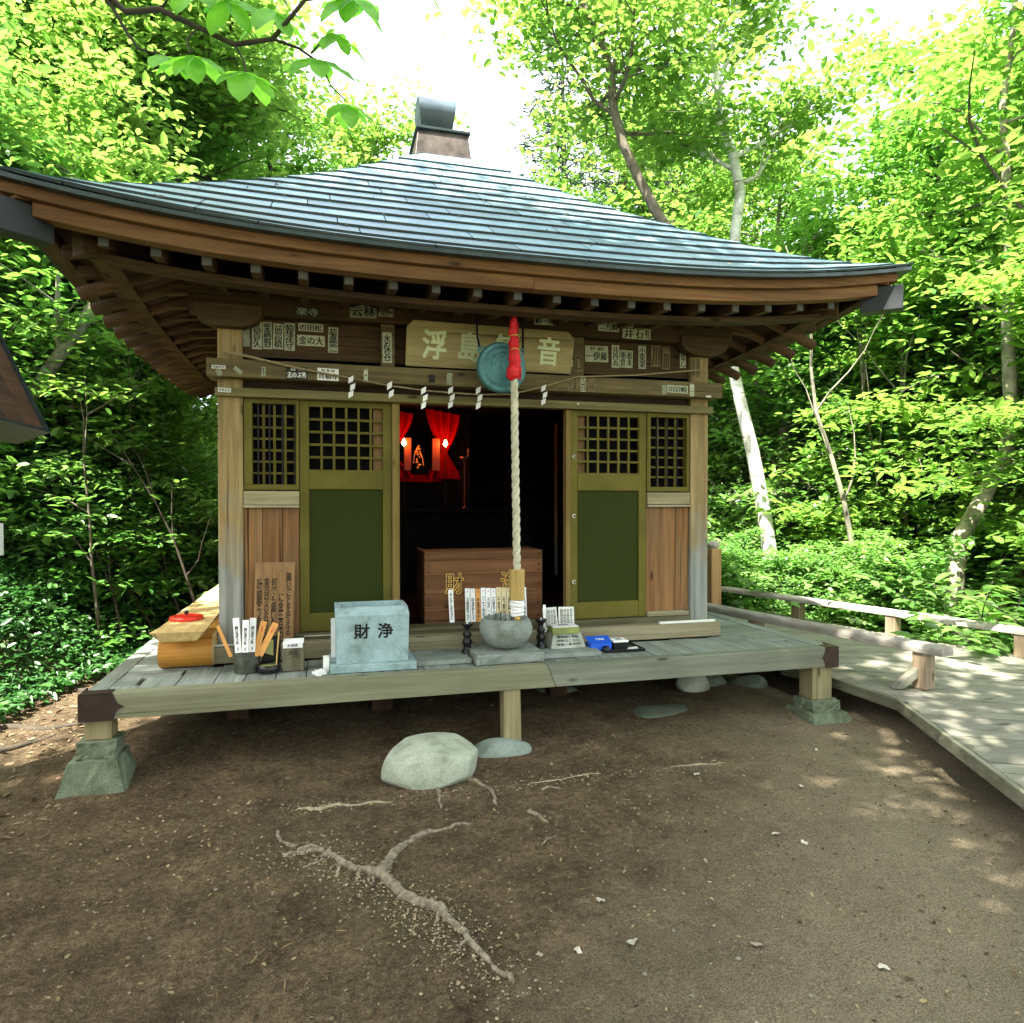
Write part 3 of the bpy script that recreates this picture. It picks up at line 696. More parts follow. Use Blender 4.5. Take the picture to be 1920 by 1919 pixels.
for z in (.93, 1.22, 1.5, 1.8, 2.1): MB().lathe([(.0001, 0), (.006, .001), (.005, .004), (.0001, .005)], (0, 0, 0), 8).build('screw', STEEL, dL).matrix_basis = Matrix.Translation((.48-CX, 4.764-CY, z)) @ Matrix.Rotation(R(90), 4, 'X')
for z in (.94, 1.42, 1.85):
    t = MB()
    pts = [(1.762+.013*math.cos(a), 4.77-.002*a, z+.013*math.sin(a)) for a in [i*.6 for i in range(10)]]
    t.tube(pts, .004, 6).lathe([(.0001, 0), (.005, 0), (.005, .004), (.0001, .004)], (1.762, 4.775, z), 8)
    t.build('pull_ring', STEEL, dR)
MB().lathe([(.0001, -.008), (.007, -.005), (.009, 0), (.007, .005), (.0001, .008)], (1.77, 4.715, 2.225), 10).build('knob', PAPERW, shr)

# --- veranda (deck)
DX0, DX1, DY0, DY1 = -1.19, 3.43, 4.13, 8.75
deck = MB().box(DX0+.1, DX1-.1, DY0+.12, DY1-.1, .40, .475).build('veranda', W_DARK_X, shr)
rng = random.Random(5)
x = DX0+.005
while x < DX1-.02:
    w_ = rng.choice((.15, .17, .19, .16, .2)); x2 = min(x+w_, DX1-.005)
    if DX1-x2 < .06: x2 = DX1-.005
    cut0 = max(0, (-.62-(x+x2)/2))*.9; cut1 = max(0, ((x+x2)/2-2.9))*.9
    yend = 4.66 if -.66 < x and x2 < 2.93 else 4.70-max(cut0, cut1)
    zt = .50+rng.uniform(0, .004)
    B(x+.0025, x2-.0025, DY0+.004, yend, .476, zt).build('plank', W_GREY_Y, deck, bevel=.003)
    x = x2
for (a, b_) in ((DX0+.005, -.665), (2.905, DX1-.005)):
    y = 4.27
    while y < DY1-.1:
        w_ = rng.choice((.15, .17, .19))
        # mitre: boards shortened where the front planks end on the diagonal
        if a < 0: aa, bb = a, min(b_, -.62-(4.70-y-w_/2)/.9-.02) if y < 4.70 else b_
        else: aa, bb = (max(a, 2.9+(4.70-y-w_/2)/.9+.02) if y < 4.70 else a), b_
        if bb-aa > .05: B(aa, bb, y+.0025, y+w_-.0025, .476, .499+rng.uniform(0, .004)).build('plank', W_GREY_X, deck, bevel=.003)
        y += w_
y = YB+.12
while y < DY1-.02: B(-.66, 2.9, y, y+.15, .476, .50).build('plank', W_GREY_X, deck); y += .153
# edge beams with a raking scarf joint
def beam_y(xa, xb, sa, sb, mat):
    z0, z1 = .372, .508
    vs = []
    for (yy) in (DY0-.035, DY0+.06):
        vs += [(xa, yy, z0), (xb+sb, yy, z0), (xb, yy, z1), (xa-sa, yy, z1)]
    return MB().add(vs, [(0, 1, 2, 3), (7, 6, 5, 4), (0, 4, 5, 1), (1, 5, 6, 2), (2, 6, 7, 3), (3, 7, 4, 0)]).build('edge_beam', mat, deck, bevel=.004)
beam_y(DX0, 1.34, 0, .055, W_EDGE_LIT); beam_y(1.398, DX1, .055, 0, W_EDGE)
for x0 in (DX0-.035, DX1-.06): B(x0, x0+.095, DY0+.061, DY1, .375, .506).build('edge_beam', W_GREY_Y, deck, bevel=.004)
for (s, x0) in ((1, DX0-.042), (-1, DX1+.042)):     # brown corner caps with a pointed edge
    pl = [(0, -.002), (.16*s, -.002), (.17*s, .03), (.185*s, .055), (.215*s, .069), (.185*s, .083), (.17*s, .108), (.16*s, .142), (0, .142)]
    if s == -1: pl = [(p[0]*.62, p[1]) for p in pl][::-1]
    M = frame((x0, DY0-.041, .37), (1, 0, 0), (0, 0, 1), (0, 1, 0))
    MB().prism(pl, .006, M).box(min(x0, x0-.004*s), max(x0, x0-.004*s), DY0-.041, DY0+.12, .368, .512).box(min(x0, x0+.15*s*(1 if s == 1 else .6)), max(x0, x0+.15*s*(1 if s == 1 else .6)), DY0-.041, DY0+.05, .5095, .5125).build('corner_cap', BROWNM, deck)
# veranda posts
B(-1.215, -1.085, 4.12, 4.24, .262, .371).build('post', W_POST, shr, bevel=.004)
B(3.285, 3.445, 4.12, 4.26, .142, .371).build('post', W_POST, shr, bevel=.004)
MB().frus((1.07, 1.18, 4.115, 4.22), (1.065, 1.172, 4.11, 4.22), .035, .371).build('post', W_POST, shr, bevel=.008)
for (x_, y_) in ((-.55, 5.0), (.4, 5.0), (1.7, 5.0), (2.75, 5.0), (-1.1, 6.4), (3.33, 6.4), (-1.1, 8.6), (3.33, 8.6), (1.1, 6.5), (1.1, 8.6)):
    B(x_-.07, x_+.07, y_-.07, y_+.07, -.02, .40).build('post', W_DARK_Z, shr)
B(-1.1, 3.35, 4.9, 5.0, .30, .40).build('joist', W_DARK_X, shr)

# --- pasted pilgrims' slips
SL = [(4.80,-0.490,-0.449,2.522,2.673,'','g'),(4.80,-0.435,-0.375,2.509,2.684,'高貴久','v'),(4.80,-0.370,-0.312,2.513,2.688,'栗栖野','v'),(4.80,-0.305,-0.243,2.517,2.682,'前高橋','v'),(4.80,-0.236,-0.170,2.511,2.690,'韓津守','v'),(4.80,-0.149,0.009,2.644,2.696,'の田松','h'),(4.80,-0.156,0.019,2.549,2.619,'金の大','h'),(4.80,0.040,0.104,2.512,2.681,'菊徳一','v'),(4.705,-0.166,-0.011,2.715,2.779,'楽寺','hd'),(4.705,0.178,0.349,2.732,2.818,'云林','p'),(4.705,0.363,0.461,2.750,2.803,'泉州','g2'),(4.72,0.390,0.450,2.449,2.650,'水保谷','v'),(4.665,-0.658,-0.578,2.348,2.370,'奉納参拝','hw'),(4.665,-0.633,-0.600,2.305,2.345,'','g'),(4.665,-0.534,-0.478,2.330,2.355,'','gr'),(4.665,-0.368,-0.343,2.313,2.372,'千','g'),(4.665,-0.218,-0.091,2.304,2.380,'志のぶ秀','hk'),(4.665,-0.029,0.104,2.304,2.382,'真福寺','hw'),(4.665,0.263,0.290,2.304,2.390,'一二','v'),(4.725,-0.630,-0.555,2.213,2.240,'参拝記念','hw'),(4.665,0.812,0.848,2.312,2.392,'','g'),(4.665,0.689,0.732,2.321,2.376,'','d'),(4.705,1.440,1.602,2.769,2.822,'崎一郎','h'),(4.705,1.921,2.083,2.755,2.821,'二九崎','h'),(4.705,2.071,2.193,2.79,2.845,'幻','g2'),(4.705,2.113,2.206,2.713,2.784,'井','v'),(4.705,2.206,2.283,2.713,2.790,'石','v'),(4.705,2.285,2.334,2.713,2.791,'鈴音','v'),(4.80,1.858,2.039,2.550,2.668,'一伊藤','h'),(4.80,2.068,2.128,2.515,2.681,'井丹丸','v'),(4.80,2.132,2.236,2.520,2.649,'朝松','v2'),(4.80,2.283,2.344,2.518,2.689,'小東楽','v'),(4.80,2.387,2.463,2.540,2.70,'川','vb'),(4.80,2.480,2.543,2.524,2.693,'三番組','vb'),(4.80,2.627,2.677,2.543,2.681,'花乙','v'),(4.665,1.676,1.710,2.304,2.410,'一吉','vb'),(4.665,1.714,1.744,2.304,2.410,'泉','vb'),(4.665,1.772,1.808,2.305,2.412,'吉田','v'),(4.665,1.837,1.877,2.307,2.412,'三枝','vb'),(4.665,2.409,2.444,2.311,2.380,'','g'),(4.665,2.452,2.618,2.326,2.382,'川辺崎','h'),(4.665,2.636,2.671,2.305,2.398,'一二三','v'),(4.665,2.769,2.814,2.304,2.317,'','hw'),(4.765,2.705,2.735,2.478,2.61,'天王山','vb'),(4.765,2.745,2.78,2.471,2.61,'日光寺','vb'),(4.72,1.755,1.80,2.456,2.568,'口','vb'),(4.72,1.709,1.734,2.490,2.538,'','g')]
SLIPD = plain('dark_slip_paper', (.012, .012, .012), .7, var=.2, bmp=0)
for (yp, x0, x1, z0, z1, tx, st) in SL:
    cxs, czs, ww, hh = (x0+x1)/2, (z0+z1)/2, x1-x0, z1-z0
    pm = {'g': SLIPG, 'gr': SLIPG, 'g2': SLIPG, 'd': SLIPD, 'hd': SLIPD, 'hk': SLIPD, 'vb': SLIPB, 'hw': PAPER, 'p': SLIPG}.get(st, PAPER if tx in ('真福寺',) else plain('slip_paper', (.42, .45, .30), .8, var=.25, vscale=40, bmp=.05))
    M = facing(cxs, yp-.0005, czs, tilt=-38 if st == 'gr' else (20 if (st == 'g' and x0 < -.59) else random.Random(int(x0*999)).uniform(-1.5, 1.5)))
    poly = [(-ww/2, -hh/2), (ww/2, -hh/2), (ww/2, hh/2), (-ww/2, hh/2)]
    if st == 'p': poly = [(-ww/2, -hh/2), (ww/2, -hh/2), (ww/2, hh*.25), (0, hh/2), (-ww/2, hh*.25)]
    s_o = MB().prism(poly, .0018, M).build('paper_slip', pm, shr)
    if tx:
        ink = SLIPG if st in ('hd',) else (PAPER if st == 'hk' else (FADED if st in ('vb', 'g2') else INK))
        if st in ('v', 'vb'): text(vtext(tx), M, ww*.78, hh*.9, ink, s_o, off=.03, thick=.0026)
        elif st == 'v2': text('朝 松\n倉 本', M, ww*.86, hh*.86, ink, s_o, off=.03, thick=.0026)
        elif tx in ('志のぶ秀', '真福寺', '一伊藤'):
            text(tx, M @ Matrix.Translation((0, -hh*.14, 0)), ww*.9, hh*.52, ink, s_o, off=.03, thick=.0026)
            text({'志のぶ秀': '桶 菊', '真福寺': '陸 奥 国', '一伊藤': '其 組'}[tx], M @ Matrix.Translation((0, hh*.32, 0)), ww*.6, hh*.2, ink, s_o, off=.03, thick=.0026)
        else: text(tx, M, ww*.88, hh*.78, ink, s_o, off=.03, thick=.0026)

# ------------------------------------------------------------------ things hung on the front
plq = thing('name_plaque', 'olive wooden name plaque with pale green characters above the open doorway', 'plaque', (1.12, 4.67, 2.42))
M = facing(1.125, 4.663, 2.425, lean=-8)
w2 = .59
MB().prism([(-w2, 0), (w2-.02, 0), (w2, .235), (w2-.05, .29), (-w2+.05, .30), (-w2+.005, .255)], -.028, M).build('board', W_PLQ, plq, bevel=.003)
for c, xx in (('浮', -.40), ('島', -.155), ('観', .10), ('音', .40)):
    text(c, M @ Matrix.Translation((xx, .148, .001)) @ Matrix.Rotation(R(-2), 4, 'Z'), .155, .185, PALE_INLAY, plq, 'character', off=.022, thick=.003)
# gong
gg = thing('hanging_gong', 'round verdigris gong with concentric rings hanging before the plaque', 'gong', (1.14, 4.45, 2.40))
gc = (1.135, 4.44, 2.40)
pr = [(.0001, -.050), (.03, -.048), (.034, -.051), (.038, -.047), (.055, -.046), (.059, -.050), (.063, -.045), (.078, -.043), (.082, -.047), (.086, -.042), (.112, -.038), (.117, -.043), (.122, -.036), (.148, -.026), (.153, -.031), (.160, -.020), (.166, -.004), (.168, 0), (.166, .004), (.16, .02), (.12, .036), (.0001, .05)]
g_b = MB().lathe(pr, (0, 0, 0), 40); M = Matrix.Translation(gc) @ Matrix.Rotation(R(-90), 4, 'X')
g_b.v = [tuple(M @ Vector(v)) for v in g_b.v]; g_b.build('disc', GONG, gg)
for s in (-1, 1):
    g1 = MB(); g1.tube([(gc[0]+s*.135+.018*math.cos(a), gc[1], gc[2]+.11+.02*math.sin(a)) for a in [i*.7 for i in range(10)]], .008, 6).build('lug', GONG, gg)
    MB().tube([(gc[0]+s*.145, gc[1], gc[2]+.115), (gc[0]+s*.155, gc[1]+.03, 2.60), (gc[0]+s*.16, gc[1]+.05, 2.80)], .0075, 6).build('strap', DARKM, gg)
# shimenawa cord with zigzag papers
shm = thing('sacred_cord', 'thin straw cord with white zigzag papers sagging across the front', 'cord', (1.1, 4.63, 2.3))
cp = [(-.60, 4.76, 2.47), (-.50, 4.655, 2.445), (-.142, 4.645, 2.372), (.16, 4.64, 2.325), (.42, 4.64, 2.285), (.66, 4.64, 2.262), (.84, 4.64, 2.255), (1.03, 4.64, 2.25), (1.255, 4.64, 2.262), (1.49, 4.64, 2.325), (1.741, 4.64, 2.405), (2.2, 4.65, 2.44), (2.6, 4.655, 2.49), (2.83, 4.76, 2.53)]
MB().tube(cp, .0055, 6).build('cord', CORD, shm)
MB().tube([(p[0], p[1]-.004, p[2]-.014+.004*i) for i, p in enumerate(cp[:5])], .0035, 6).build('cord', CORD, shm)
for (x_, zt, zb) in ((.186, 2.375, 2.194), (.433, 2.332, 2.205), (.656, 2.286, 2.139), (.837, 2.294, 2.150), (1.027, 2.303, 2.150), (1.49, 2.356, 2.195)):
    zt = min(zt, 2.31 if x_ > .2 else 2.335) if x_ < 1.4 else 2.335
    n = 2 if abs(x_-.433) < .01 else 3; h = (zt-zb)/n; mb = MB()
    tw = 4.628
    for i in range(n):
        sl = .012; x0 = x_-.012+(.014 if i % 2 else 0)*0; za = zt-i*h
        a, b_ = (x0-.004, x0+.030) if i % 2 == 0 else (x0-.004, x0+.030)
        k_ = .011*(i % 2)-.004; vs = [(x_-.017+k_, tw, za-h*.30), (x_+.015+k_, tw-.004, za+h*.05), (x_+.011+k_, tw-.004, za-h*.74), (x_-.019+k_, tw, za-h*1.10)]
        vs += [(v[0], v[1]+.0012, v[2]) for v in vs]
        mb.add(vs, [(0, 1, 2, 3), (7, 6, 5, 4), (0, 4, 5, 1), (1, 5, 6, 2), (2, 6, 7, 3), (3, 7, 4, 0)])
    mb.build('zigzag_paper', PAPERW, shm)
# bell rope
br = thing('bell_rope', 'thick twisted white rope with red cloth wrapping and wooden handle', 'rope', (1.18, 4.3, 2.74))
def rp(t):                                    # t = z
    return Vector((1.179+(2.7-t)*.0128, 4.30+.004*math.sin(t*4), t))
for s in range(3):
    pts = []; n = 150
    for i in range(n):
        z = 2.31-(2.31-1.06)*i/(n-1); a = z*34+s*2.094; pts.append(rp(z)+Vector((math.cos(a)*.0125, math.sin(a)*.0125, 0)))
    MB().tube(pts, .0138, 7, flat=1).build('strand', ROPE, br)
rr = random.Random(9); mb = MB(); pts = []; rad = []
zc = [2.70, 2.67, 2.655, 2.62, 2.585, 2.575, 2.555, 2.53, 2.50, 2.49, 2.47, 2.44, 2.41, 2.395, 2.38, 2.36, 2.34, 2.325, 2.31, 2.295]
rc = [.012, .024, .020, .030, .026, .018, .028, .034, .030, .032, .034, .036, .036, .034, .044, .047, .045, .046, .034, .02]
mb.tube([rp(z)+Vector((rr.uniform(-.005, .005)-.006*math.sin(z*20), 0, 0)) for z in zc], rc, 14)
for i in range(46):
    z = rr.uniform(2.31, 2.66); a = rr.uniform(0, 6.28); r0 = float(np.interp(z, zc[::-1], rc[::-1]))*.9
    mb.tube([rp(z)+Vector((math.cos(a+k*.5)*r0, math.sin(a+k*.5)*r0, k*.012*rr.choice((-1, 1)))) for k in range(4)], [.002, .007, .006, .002], 5)
mb.build('red_wrapping', RED, br)
mb = MB()
for z in (2.575, 2.49): mb.tube([rp(z)+Vector((math.cos(a)*.034, math.sin(a)*.034, .004*math.sin(a*3))) for a in [i*.5 for i in range(14)]], .004, 5)
for i in range(7): mb.tube([rp(2.695), rp(2.715)+Vector((rr.uniform(-.02, .02), rr.uniform(-.02, .02), .008)), rp(2.735)+Vector((rr.uniform(-.03, .03), rr.uniform(-.02, .02), .01))], [.006, .005, .002], 5)
mb.build('gold_trim', GOLD, br)
MB().tube([(1.178, 4.3, 2.70), (1.17, 4.3, 2.76), (1.165, 4.31, 2.84)], .005, 6).build('hook_wire', DARKM, br)
M = frame((rp(.98).x, 4.30, .895), (1, 0, .04), (0, 1, 0), (0, 0, 1))
MB().prism([(.05*math.cos(i*math.pi/4+.39), .05*math.sin(i*math.pi/4+.39)) for i in range(8)], .195, M).build('handle', GOLDWOOD, br, bevel=.004)
mb = MB()
for i, (z, r0) in enumerate(((.882, .046), (.862, .050), (.842, .044), (.822, .048), (.80, .040))):
    mb.tube([rp(z)+Vector((math.cos(a)*r0*.8, math.sin(a)*r0*.8, .004*math.sin(a*2+i))) for a in [k*.4 for k in range(17)]], .011, 6)
mb.lathe([(.034, 0), (.036, .04), (.034, .09)], (rp(.8).x, 4.30, .80), 12); mb.build('white_binding', PAPERW, br)
MB().lathe([(.0001, 0), (.016, .006), (.022, .022), (.017, .038), (.006, .045)], (rp(.76).x, 4.30, .752), 12).build('small_bell', GOLD, br)

# ------------------------------------------------------------------ inside: altar with two lit bulbs and red drapes
DRAPE = plain('dark_red_drape', (.22, .002, .0015), .9, spec=.02, var=.3, bmp=0)
alt = thing('altar', 'dark altar with red drapes and orange posts inside the shrine', 'altar', (.95, 6.9, .645))
ORG = plain('orange_post', (.20, .04, .007), .5, var=.2)
B(.55, 2.1, 6.9, 7.7, .65, 1.42).build('table', SHADE_WOOD, alt)
B(.60, 1.9, 6.66, 7.0, 1.421, 1.46).build('shelf', SHADE_WOOD, alt)
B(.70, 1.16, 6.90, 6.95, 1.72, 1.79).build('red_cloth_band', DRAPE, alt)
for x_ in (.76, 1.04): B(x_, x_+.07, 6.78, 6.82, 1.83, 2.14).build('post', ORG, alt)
B(.64, 1.5, 7.2, 7.24, 1.461, 2.45).build('back_panel', SHADE_WOOD, alt)
def drape(xa, xb, xt, zt, zg, zb_, y):
    mb = MB(); nu, nv = 22, 26; vs = []
    for j in range(nv+1):
        v = j/nv; z = zt+(zb_-zt)*v
        tg = (zt-zg)/(zt-zb_); k = (v/tg)**1.6 if v < tg else max(0, 1-(v-tg)/(1-tg)*1.1)
        k = min(1, k)*.86
        for i in range(nu+1):
            u = i/nu; x = (xa+(xb-xa)*u)*(1-k)+xt*k
            vs.append((x, y+.025*math.sin(u*26)*(1-.5*k)+.02*k, z-.06*u*(1-v)))
    mb.add(vs, [(j*(nu+1)+i, j*(nu+1)+i+1, (j+1)*(nu+1)+i+1, (j+1)*(nu+1)+i) for j in range(nv) for i in range(nu)], True)
    o = mb.build('red_drape', DRAPE, alt); return o
drape(.98, 1.34, 1.17, 2.44, 2.03, 1.75, 6.84)
drape(.50, .86, .62, 2.44, 2.03, 1.75, 6.84)
mb = MB(); rr = random.Random(2)
for i in range(9):
    z = 1.86+i*.026; mb.lathe([(.0001, -.014), (.016+.010*math.sin(i*1.3), 0), (.0001, .014)], (.905+.018*math.sin(i*1.9), 6.86, z), 8)
mb.tube([(.86, 6.85, 1.9), (.87, 6.85, 1.98), (.90, 6.85, 2.06)], .006, 6).tube([(.96, 6.85, 1.88), (.95, 6.85, 1.95), (.92, 6.85, 2.02)], .006, 6)
st_o = thing('gilt_statuette', 'small gilt standing figure glinting between the two red lamps', 'statuette', (.905, 6.86, 1.84)); mb.build('figure', GOLD, st_o)
mb = MB().lathe([(.0001, 0), (.03, .004), (.05, .03), (.047, .03), (.0001, .01)], (1.34, 6.7, 1.93), 14).tube([(1.37, 6.7, 1.95), (1.38, 6.7, 2.04)], .004, 6)
mb.lathe([(.03, 0), (.006, .02), (.006, .44), (.02, .47)], (1.34, 6.7, 1.461), 10)
bo = thing('offering_cup', 'small brass cup on a stem beside the red drape', 'cup', (1.34, 6.7, 1.461)); mb.build('cup', plain('dull_brass', (.16, .08, .03), .4, metal=.6), bo)
FL = emit('lit_bulb', (1.0, .42, .10), 12)
for i, (x_, lb) in enumerate(((.755, 'left red altar lamp on thin stem beside door edge'), (1.155, 'right red altar lamp on thin stem before red drape'))):
    lp = thing('altar_lamp', lb, 'lamp', (x_, 6.72, 1.461), 'lit lamps on the altar')
    MB().lathe([(.0001, -.03), (.017, -.012), (.021, 0), (.013, .026), (.0001, .045)], (x_, 6.72, 2.085), 12).build('bulb', FL, lp)
    MB().tube([(x_, 6.72, 1.461), (x_, 6.72, 2.056)], .004, 6).build('stem', DARKM, lp)
    ld = bpy.data.lights.new('lamp_glow', 'POINT'); ld.energy = .5; ld.color = (1.0, .16, .04); ld.shadow_soft_size = .02
    lo = bpy.data.objects.new('lamp_glow', ld); COL.objects.link(lo); lo.location = (x_, 6.68, 2.10)

# ------------------------------------------------------------------ offering box in the doorway
ob = thing('offering_box', 'brown wooden offering box with gold edged characters standing in the doorway', 'offering box', (1.14, 5.1, .646))
zz = [.646, .735, .865, .995, 1.10, 1.168]
for i in range(5): B(.70, 1.58, 4.955, 4.98, zz[i]+.001, zz[i+1]-.001).build('board', W_BOX, ob, bevel=.002)
for x_ in (.70, 1.555): B(x_, x_+.025, 4.981, 5.4, .648, 1.166).build('side_board', W_BOX, ob, bevel=.002)
B(.725, 1.555, 5.37, 5.4, .648, 1.14).build('back_board', W_BOX, ob)
for i in range(6): B(.727, 1.553, 5.0+i*.06, 5.025+i*.06, 1.14, 1.16).build('slat', W_BOX, ob)
mb = MB()
for x_ in (.73, 1.55):
    for z in (.68, .78, .83, .92, 1.02, 1.06, 1.14): mb.box(x_-.005, x_+.005, 4.950, 4.956, z-.006, z+.006)
mb.build('nail', DARKM, ob)
for c, xx in (('財', .915), ('浄', 1.325)):
    M = facing(xx, 4.955, .935+.0)
    text(c, M, .128, .142, GOLD, ob, 'gold_edge', off=.028, thick=.002); text(c, M, .128, .142, INK, ob, 'character', off=0, thick=.0045)
# prayer strips leaning on the box
names = ['古関松之介', '中澤ゆり子', '以清子', '三上清一', '吉井一雄', '石黒ふみ', '千葉さと', '今野誠', '木村武', '佐藤明子', '加藤光', '土井和子', '高橋茂']
for i in range(12):
    x_ = 1.005+i*.0385; h = .245-.003*(i % 3)
    top = ORANGE_SLIP if i == 2 else None
    s_ = thing('prayer_strip', 'brush-written prayer strip, number %s from left in the row' % ['one', 'two', 'three', 'four', 'five', 'six', 'seven', 'eight', 'nine', 'ten', 'eleven', 'twelve'][i], 'prayer strip', (x_, 4.93, .66), 'prayer strips leaning on the offering box')
    M = facing(x_, 4.915, .655+h/2, lean=7)
    MB().prism([(-.0175, -h/2), (.0175, -h/2), (.0175, h/2), (-.0175, h/2)], .002, M).build('strip', ORANGE_SLIP if i == 2 else (plain('cream_strip', (.70, .60, .36), .8, var=.08, bmp=.03) if i in (6, 7, 8) else PAPERW), s_)
    text(vtext(names[i]), M @ Matrix.Translation((0, -.025, .002)), .02, h*.66, INK, s_, off=.03)
    text('二\n月', M @ Matrix.Translation((0, h*.42, .002)), .008, .02, REDP if i % 2 else INK, s_, off=.03)
s_ = thing('prayer_strip', 'single white prayer strip standing apart at left of the row', 'prayer strip', (.885, 4.93, .66), 'prayer strips leaning on the offering box')
M = facing(.888, 4.925, .775, lean=5, tilt=2)
MB().prism([(-.018, -.118), (.018, -.118), (.018, .118), (-.018, .118)], .002, M).build('strip', PAPERW, s_)
text(vtext('みんなしあわせに'), M @ Matrix.Translation((0, 0, .002)), .019, .19, INK, s_, off=.03)

# ------------------------------------------------------------------ things on the veranda
ZD = .505
gb = thing('granite_money_box', 'blue-grey granite money box with two black characters on veranda', 'money box', (.29, 4.4, ZD))
MB().box(.04, .55, 4.235, 4.62, ZD, ZD+.045).build('base_slab', GRAN_B, gb, bevel=.003)
mb = MB(); x0, x1, y0, y1, zb, zt = .078, .503, 4.275, 4.56, ZD+.046, .885
o_ = [(x0, y0), (x1, y0), (x1, y1), (x0, y1)]; t_ = .03
vs = [(p[0], p[1], zb) for p in o_]+[(x0-.006, y0-.012, zt-.045), (x1+.006, y0-.012, zt-.045), (x1+.006, y1, zt-.045), (x0-.006, y1, zt-.045)]
vs += [(x0-.008, y0+.03, zt), (x1+.0, y0+.03, zt), (x1+.0, y1, zt), (x0-.008, y1, zt)]
vs += [(x0+t_, y0+.055, zt), (x1-t_, y0+.055, zt), (x1-t_, y1-t_, zt), (x0+t_, y1-t_, zt), (x0+t_, y0+.055, zt-.12), (x1-t_, y0+.055, zt-.12), (x1-t_, y1-t_, zt-.12), (x0+t_, y1-t_, zt-.12)]
fs = [(0, 3, 2, 1)]
for a in (0, 4): fs += [(a+i, a+(i+1) % 4, a+4+(i+1) % 4, a+4+i) for i in range(4)]
fs += [(8+i, 8+(i+1) % 4, 12+(i+1) % 4, 12+i) for i in range(4)] + [(12+i, 12+(i+1) % 4, 16+(i+1) % 4, 16+i) for i in range(4)] + [(16, 17, 18, 19)]
mb.add(vs, fs).build('body', GRAN_B, gb, bevel=.003)
for c, xx in (('財', .225), ('浄', .365)):
    text(c, facing(xx, 4.2655, .745, lean=-2.4), .088, .088, INK, gb, 'character', off=.022, thick=.002)
# slabs and the lotus incense burner
for (x0, x1, y0, lb) in ((.56, .905, 4.30, 'thin granite slab beside the granite money box'), (1.365, 1.78, 4.285, 'thin granite slab under the small granite stand')):
    tag(MB().box(x0, x1, y0, 4.62, ZD, ZD+.028).build('stone_slab', GRAN_G, None, bevel=.003), lb, 'slab')
bb = thing('incense_burner', 'grey granite lotus bowl for incense on a square granite base', 'incense burner', (1.14, 4.42, ZD))
MB().box(.918, 1.358, 4.215, 4.62, ZD, ZD+.062).build('base_slab', GRAN_G, bb, bevel=.005)
MB().box(.945, 1.33, 4.211, 4.214, ZD+.012, ZD+.05).build('raised_panel', GRAN_G, bb)
pf = [(.055, 0), (.10, .012), (.145, .05), (.172, .095), (.178, .135), (.165, .175), (.150, .195), (.135, .198), (.125, .19), (.118, .165), (.0001, .16)]
lobes = lambda a, z: 1-.10*abs(math.cos(a*3+.35))**16*(1 if z < .19 else .3)
MB().lathe(pf, (1.158, 4.42, ZD+.062), 72, lobes).build('lotus_bowl', GRAN_G, bb)
MB().lathe([(.117, 0), (.06, .006), (.0001, .008)], (1.158, 4.42, ZD+.228), 20).build('ash', plain('grey_ash', (.38, .38, .36), .95), bb)
mb = MB(); rr = random.Random(4)
for i in range(26):
    x_, y_ = 1.158+rr.uniform(-.085, .07), 4.42+rr.uniform(-.05, .05); mb.tube([(x_, y_, ZD+.228), (x_+rr.uniform(-.008, .008), y_, ZD+.26+rr.uniform(0, .04))], .0028, 5)
mb.build('incense_sticks', plain('incense_grey', (.07, .09, .07), .9), bb)
for x_, y_, lb in ((.912, 4.475, 'black turned candle stand left of the lotus bowl'), (1.425, 4.50, 'black turned candle stand right of the lotus bowl')):
    cs = thing('candle_stand', lb, 'candle stand', (x_, y_, ZD+.028), 'black candle stands')
    p = [(.040, 0), (.040, .012), (.030, .022), (.026, .03), (.024, .045), (.030, .062), (.034, .075), (.026, .088), (.018, .094), (.024, .106), (.030, .118), (.026, .132), (.014, .142), (.014, .158), (.030, .172), (.042, .186), (.043, .194), (.038, .196), (.0001, .186)]
    MB().lathe(p, (x_, y_, ZD+.029), 18).build('stem', BLACK, cs)
    MB().tube([(x_, y_, ZD+.214), (x_, y_, ZD+.232)], .006, 8).build('candle_stub', PAPERW, cs)
gs = thing('granite_stand', 'small tapered granite stand with brush writing, green box on top', 'stand', (1.6, 4.5, ZD+.028))
MB().frus((1.475, 1.725, 4.43, 4.58), (1.50, 1.70, 4.46, 4.56), ZD+.029, ZD+.125).build('body', granite('pale_granite', (.42, .44, .40), .3), gs, bevel=.003)
for q, tx in enumerate(('線香一束百円', '浄財はこちら', '賽銭箱に奉納')):
    text(tx, facing(1.60, 4.4375+q*.0075, ZD+.055+q*.024, lean=17), .17-.01*q, .017, INK, gs, off=.01)
gx = thing('green_box', 'shallow moss green box with white top on the granite stand', 'box', (1.59, 4.5, ZD+.126))
B(1.49, 1.68, 4.44, 4.56, ZD+.126, ZD+.168).build('box', plain('moss_green_card', (.22, .25, .07), .7), gx, bevel=.002)
MB().box(1.495, 1.675, 4.445, 4.555, ZD+.169, ZD+.176).build('lid', PAPERW, gx)
B(1.55, 1.62, 4.48, 4.52, ZD+.177, ZD+.179).build('slot', plain('grey_card', (.3, .3, .3), .8), gx)
sp = thing('folded_sutra', 'open folded white sheet with columns of brush writing, propped on the sill', 'sheet', (1.6, 4.66, .6))
for (xa, tn, tx) in ((1.545, 12, '南無大慈\n悲救苦救\n難広大霊'), (1.665, -8, '観世音菩\n薩御真言\n唵阿嚕力')):
    M = facing(xa, 4.66, .70, lean=10, turn=tn)
    MB().prism([(-.056, -.078), (.056, -.078), (.056, .078), (-.056, .078)], .003, M).build('page', PAPER, sp)
    text(tx, M @ Matrix.Translation((0, 0, .003)), .09, .13, INK, sp, off=-.005)
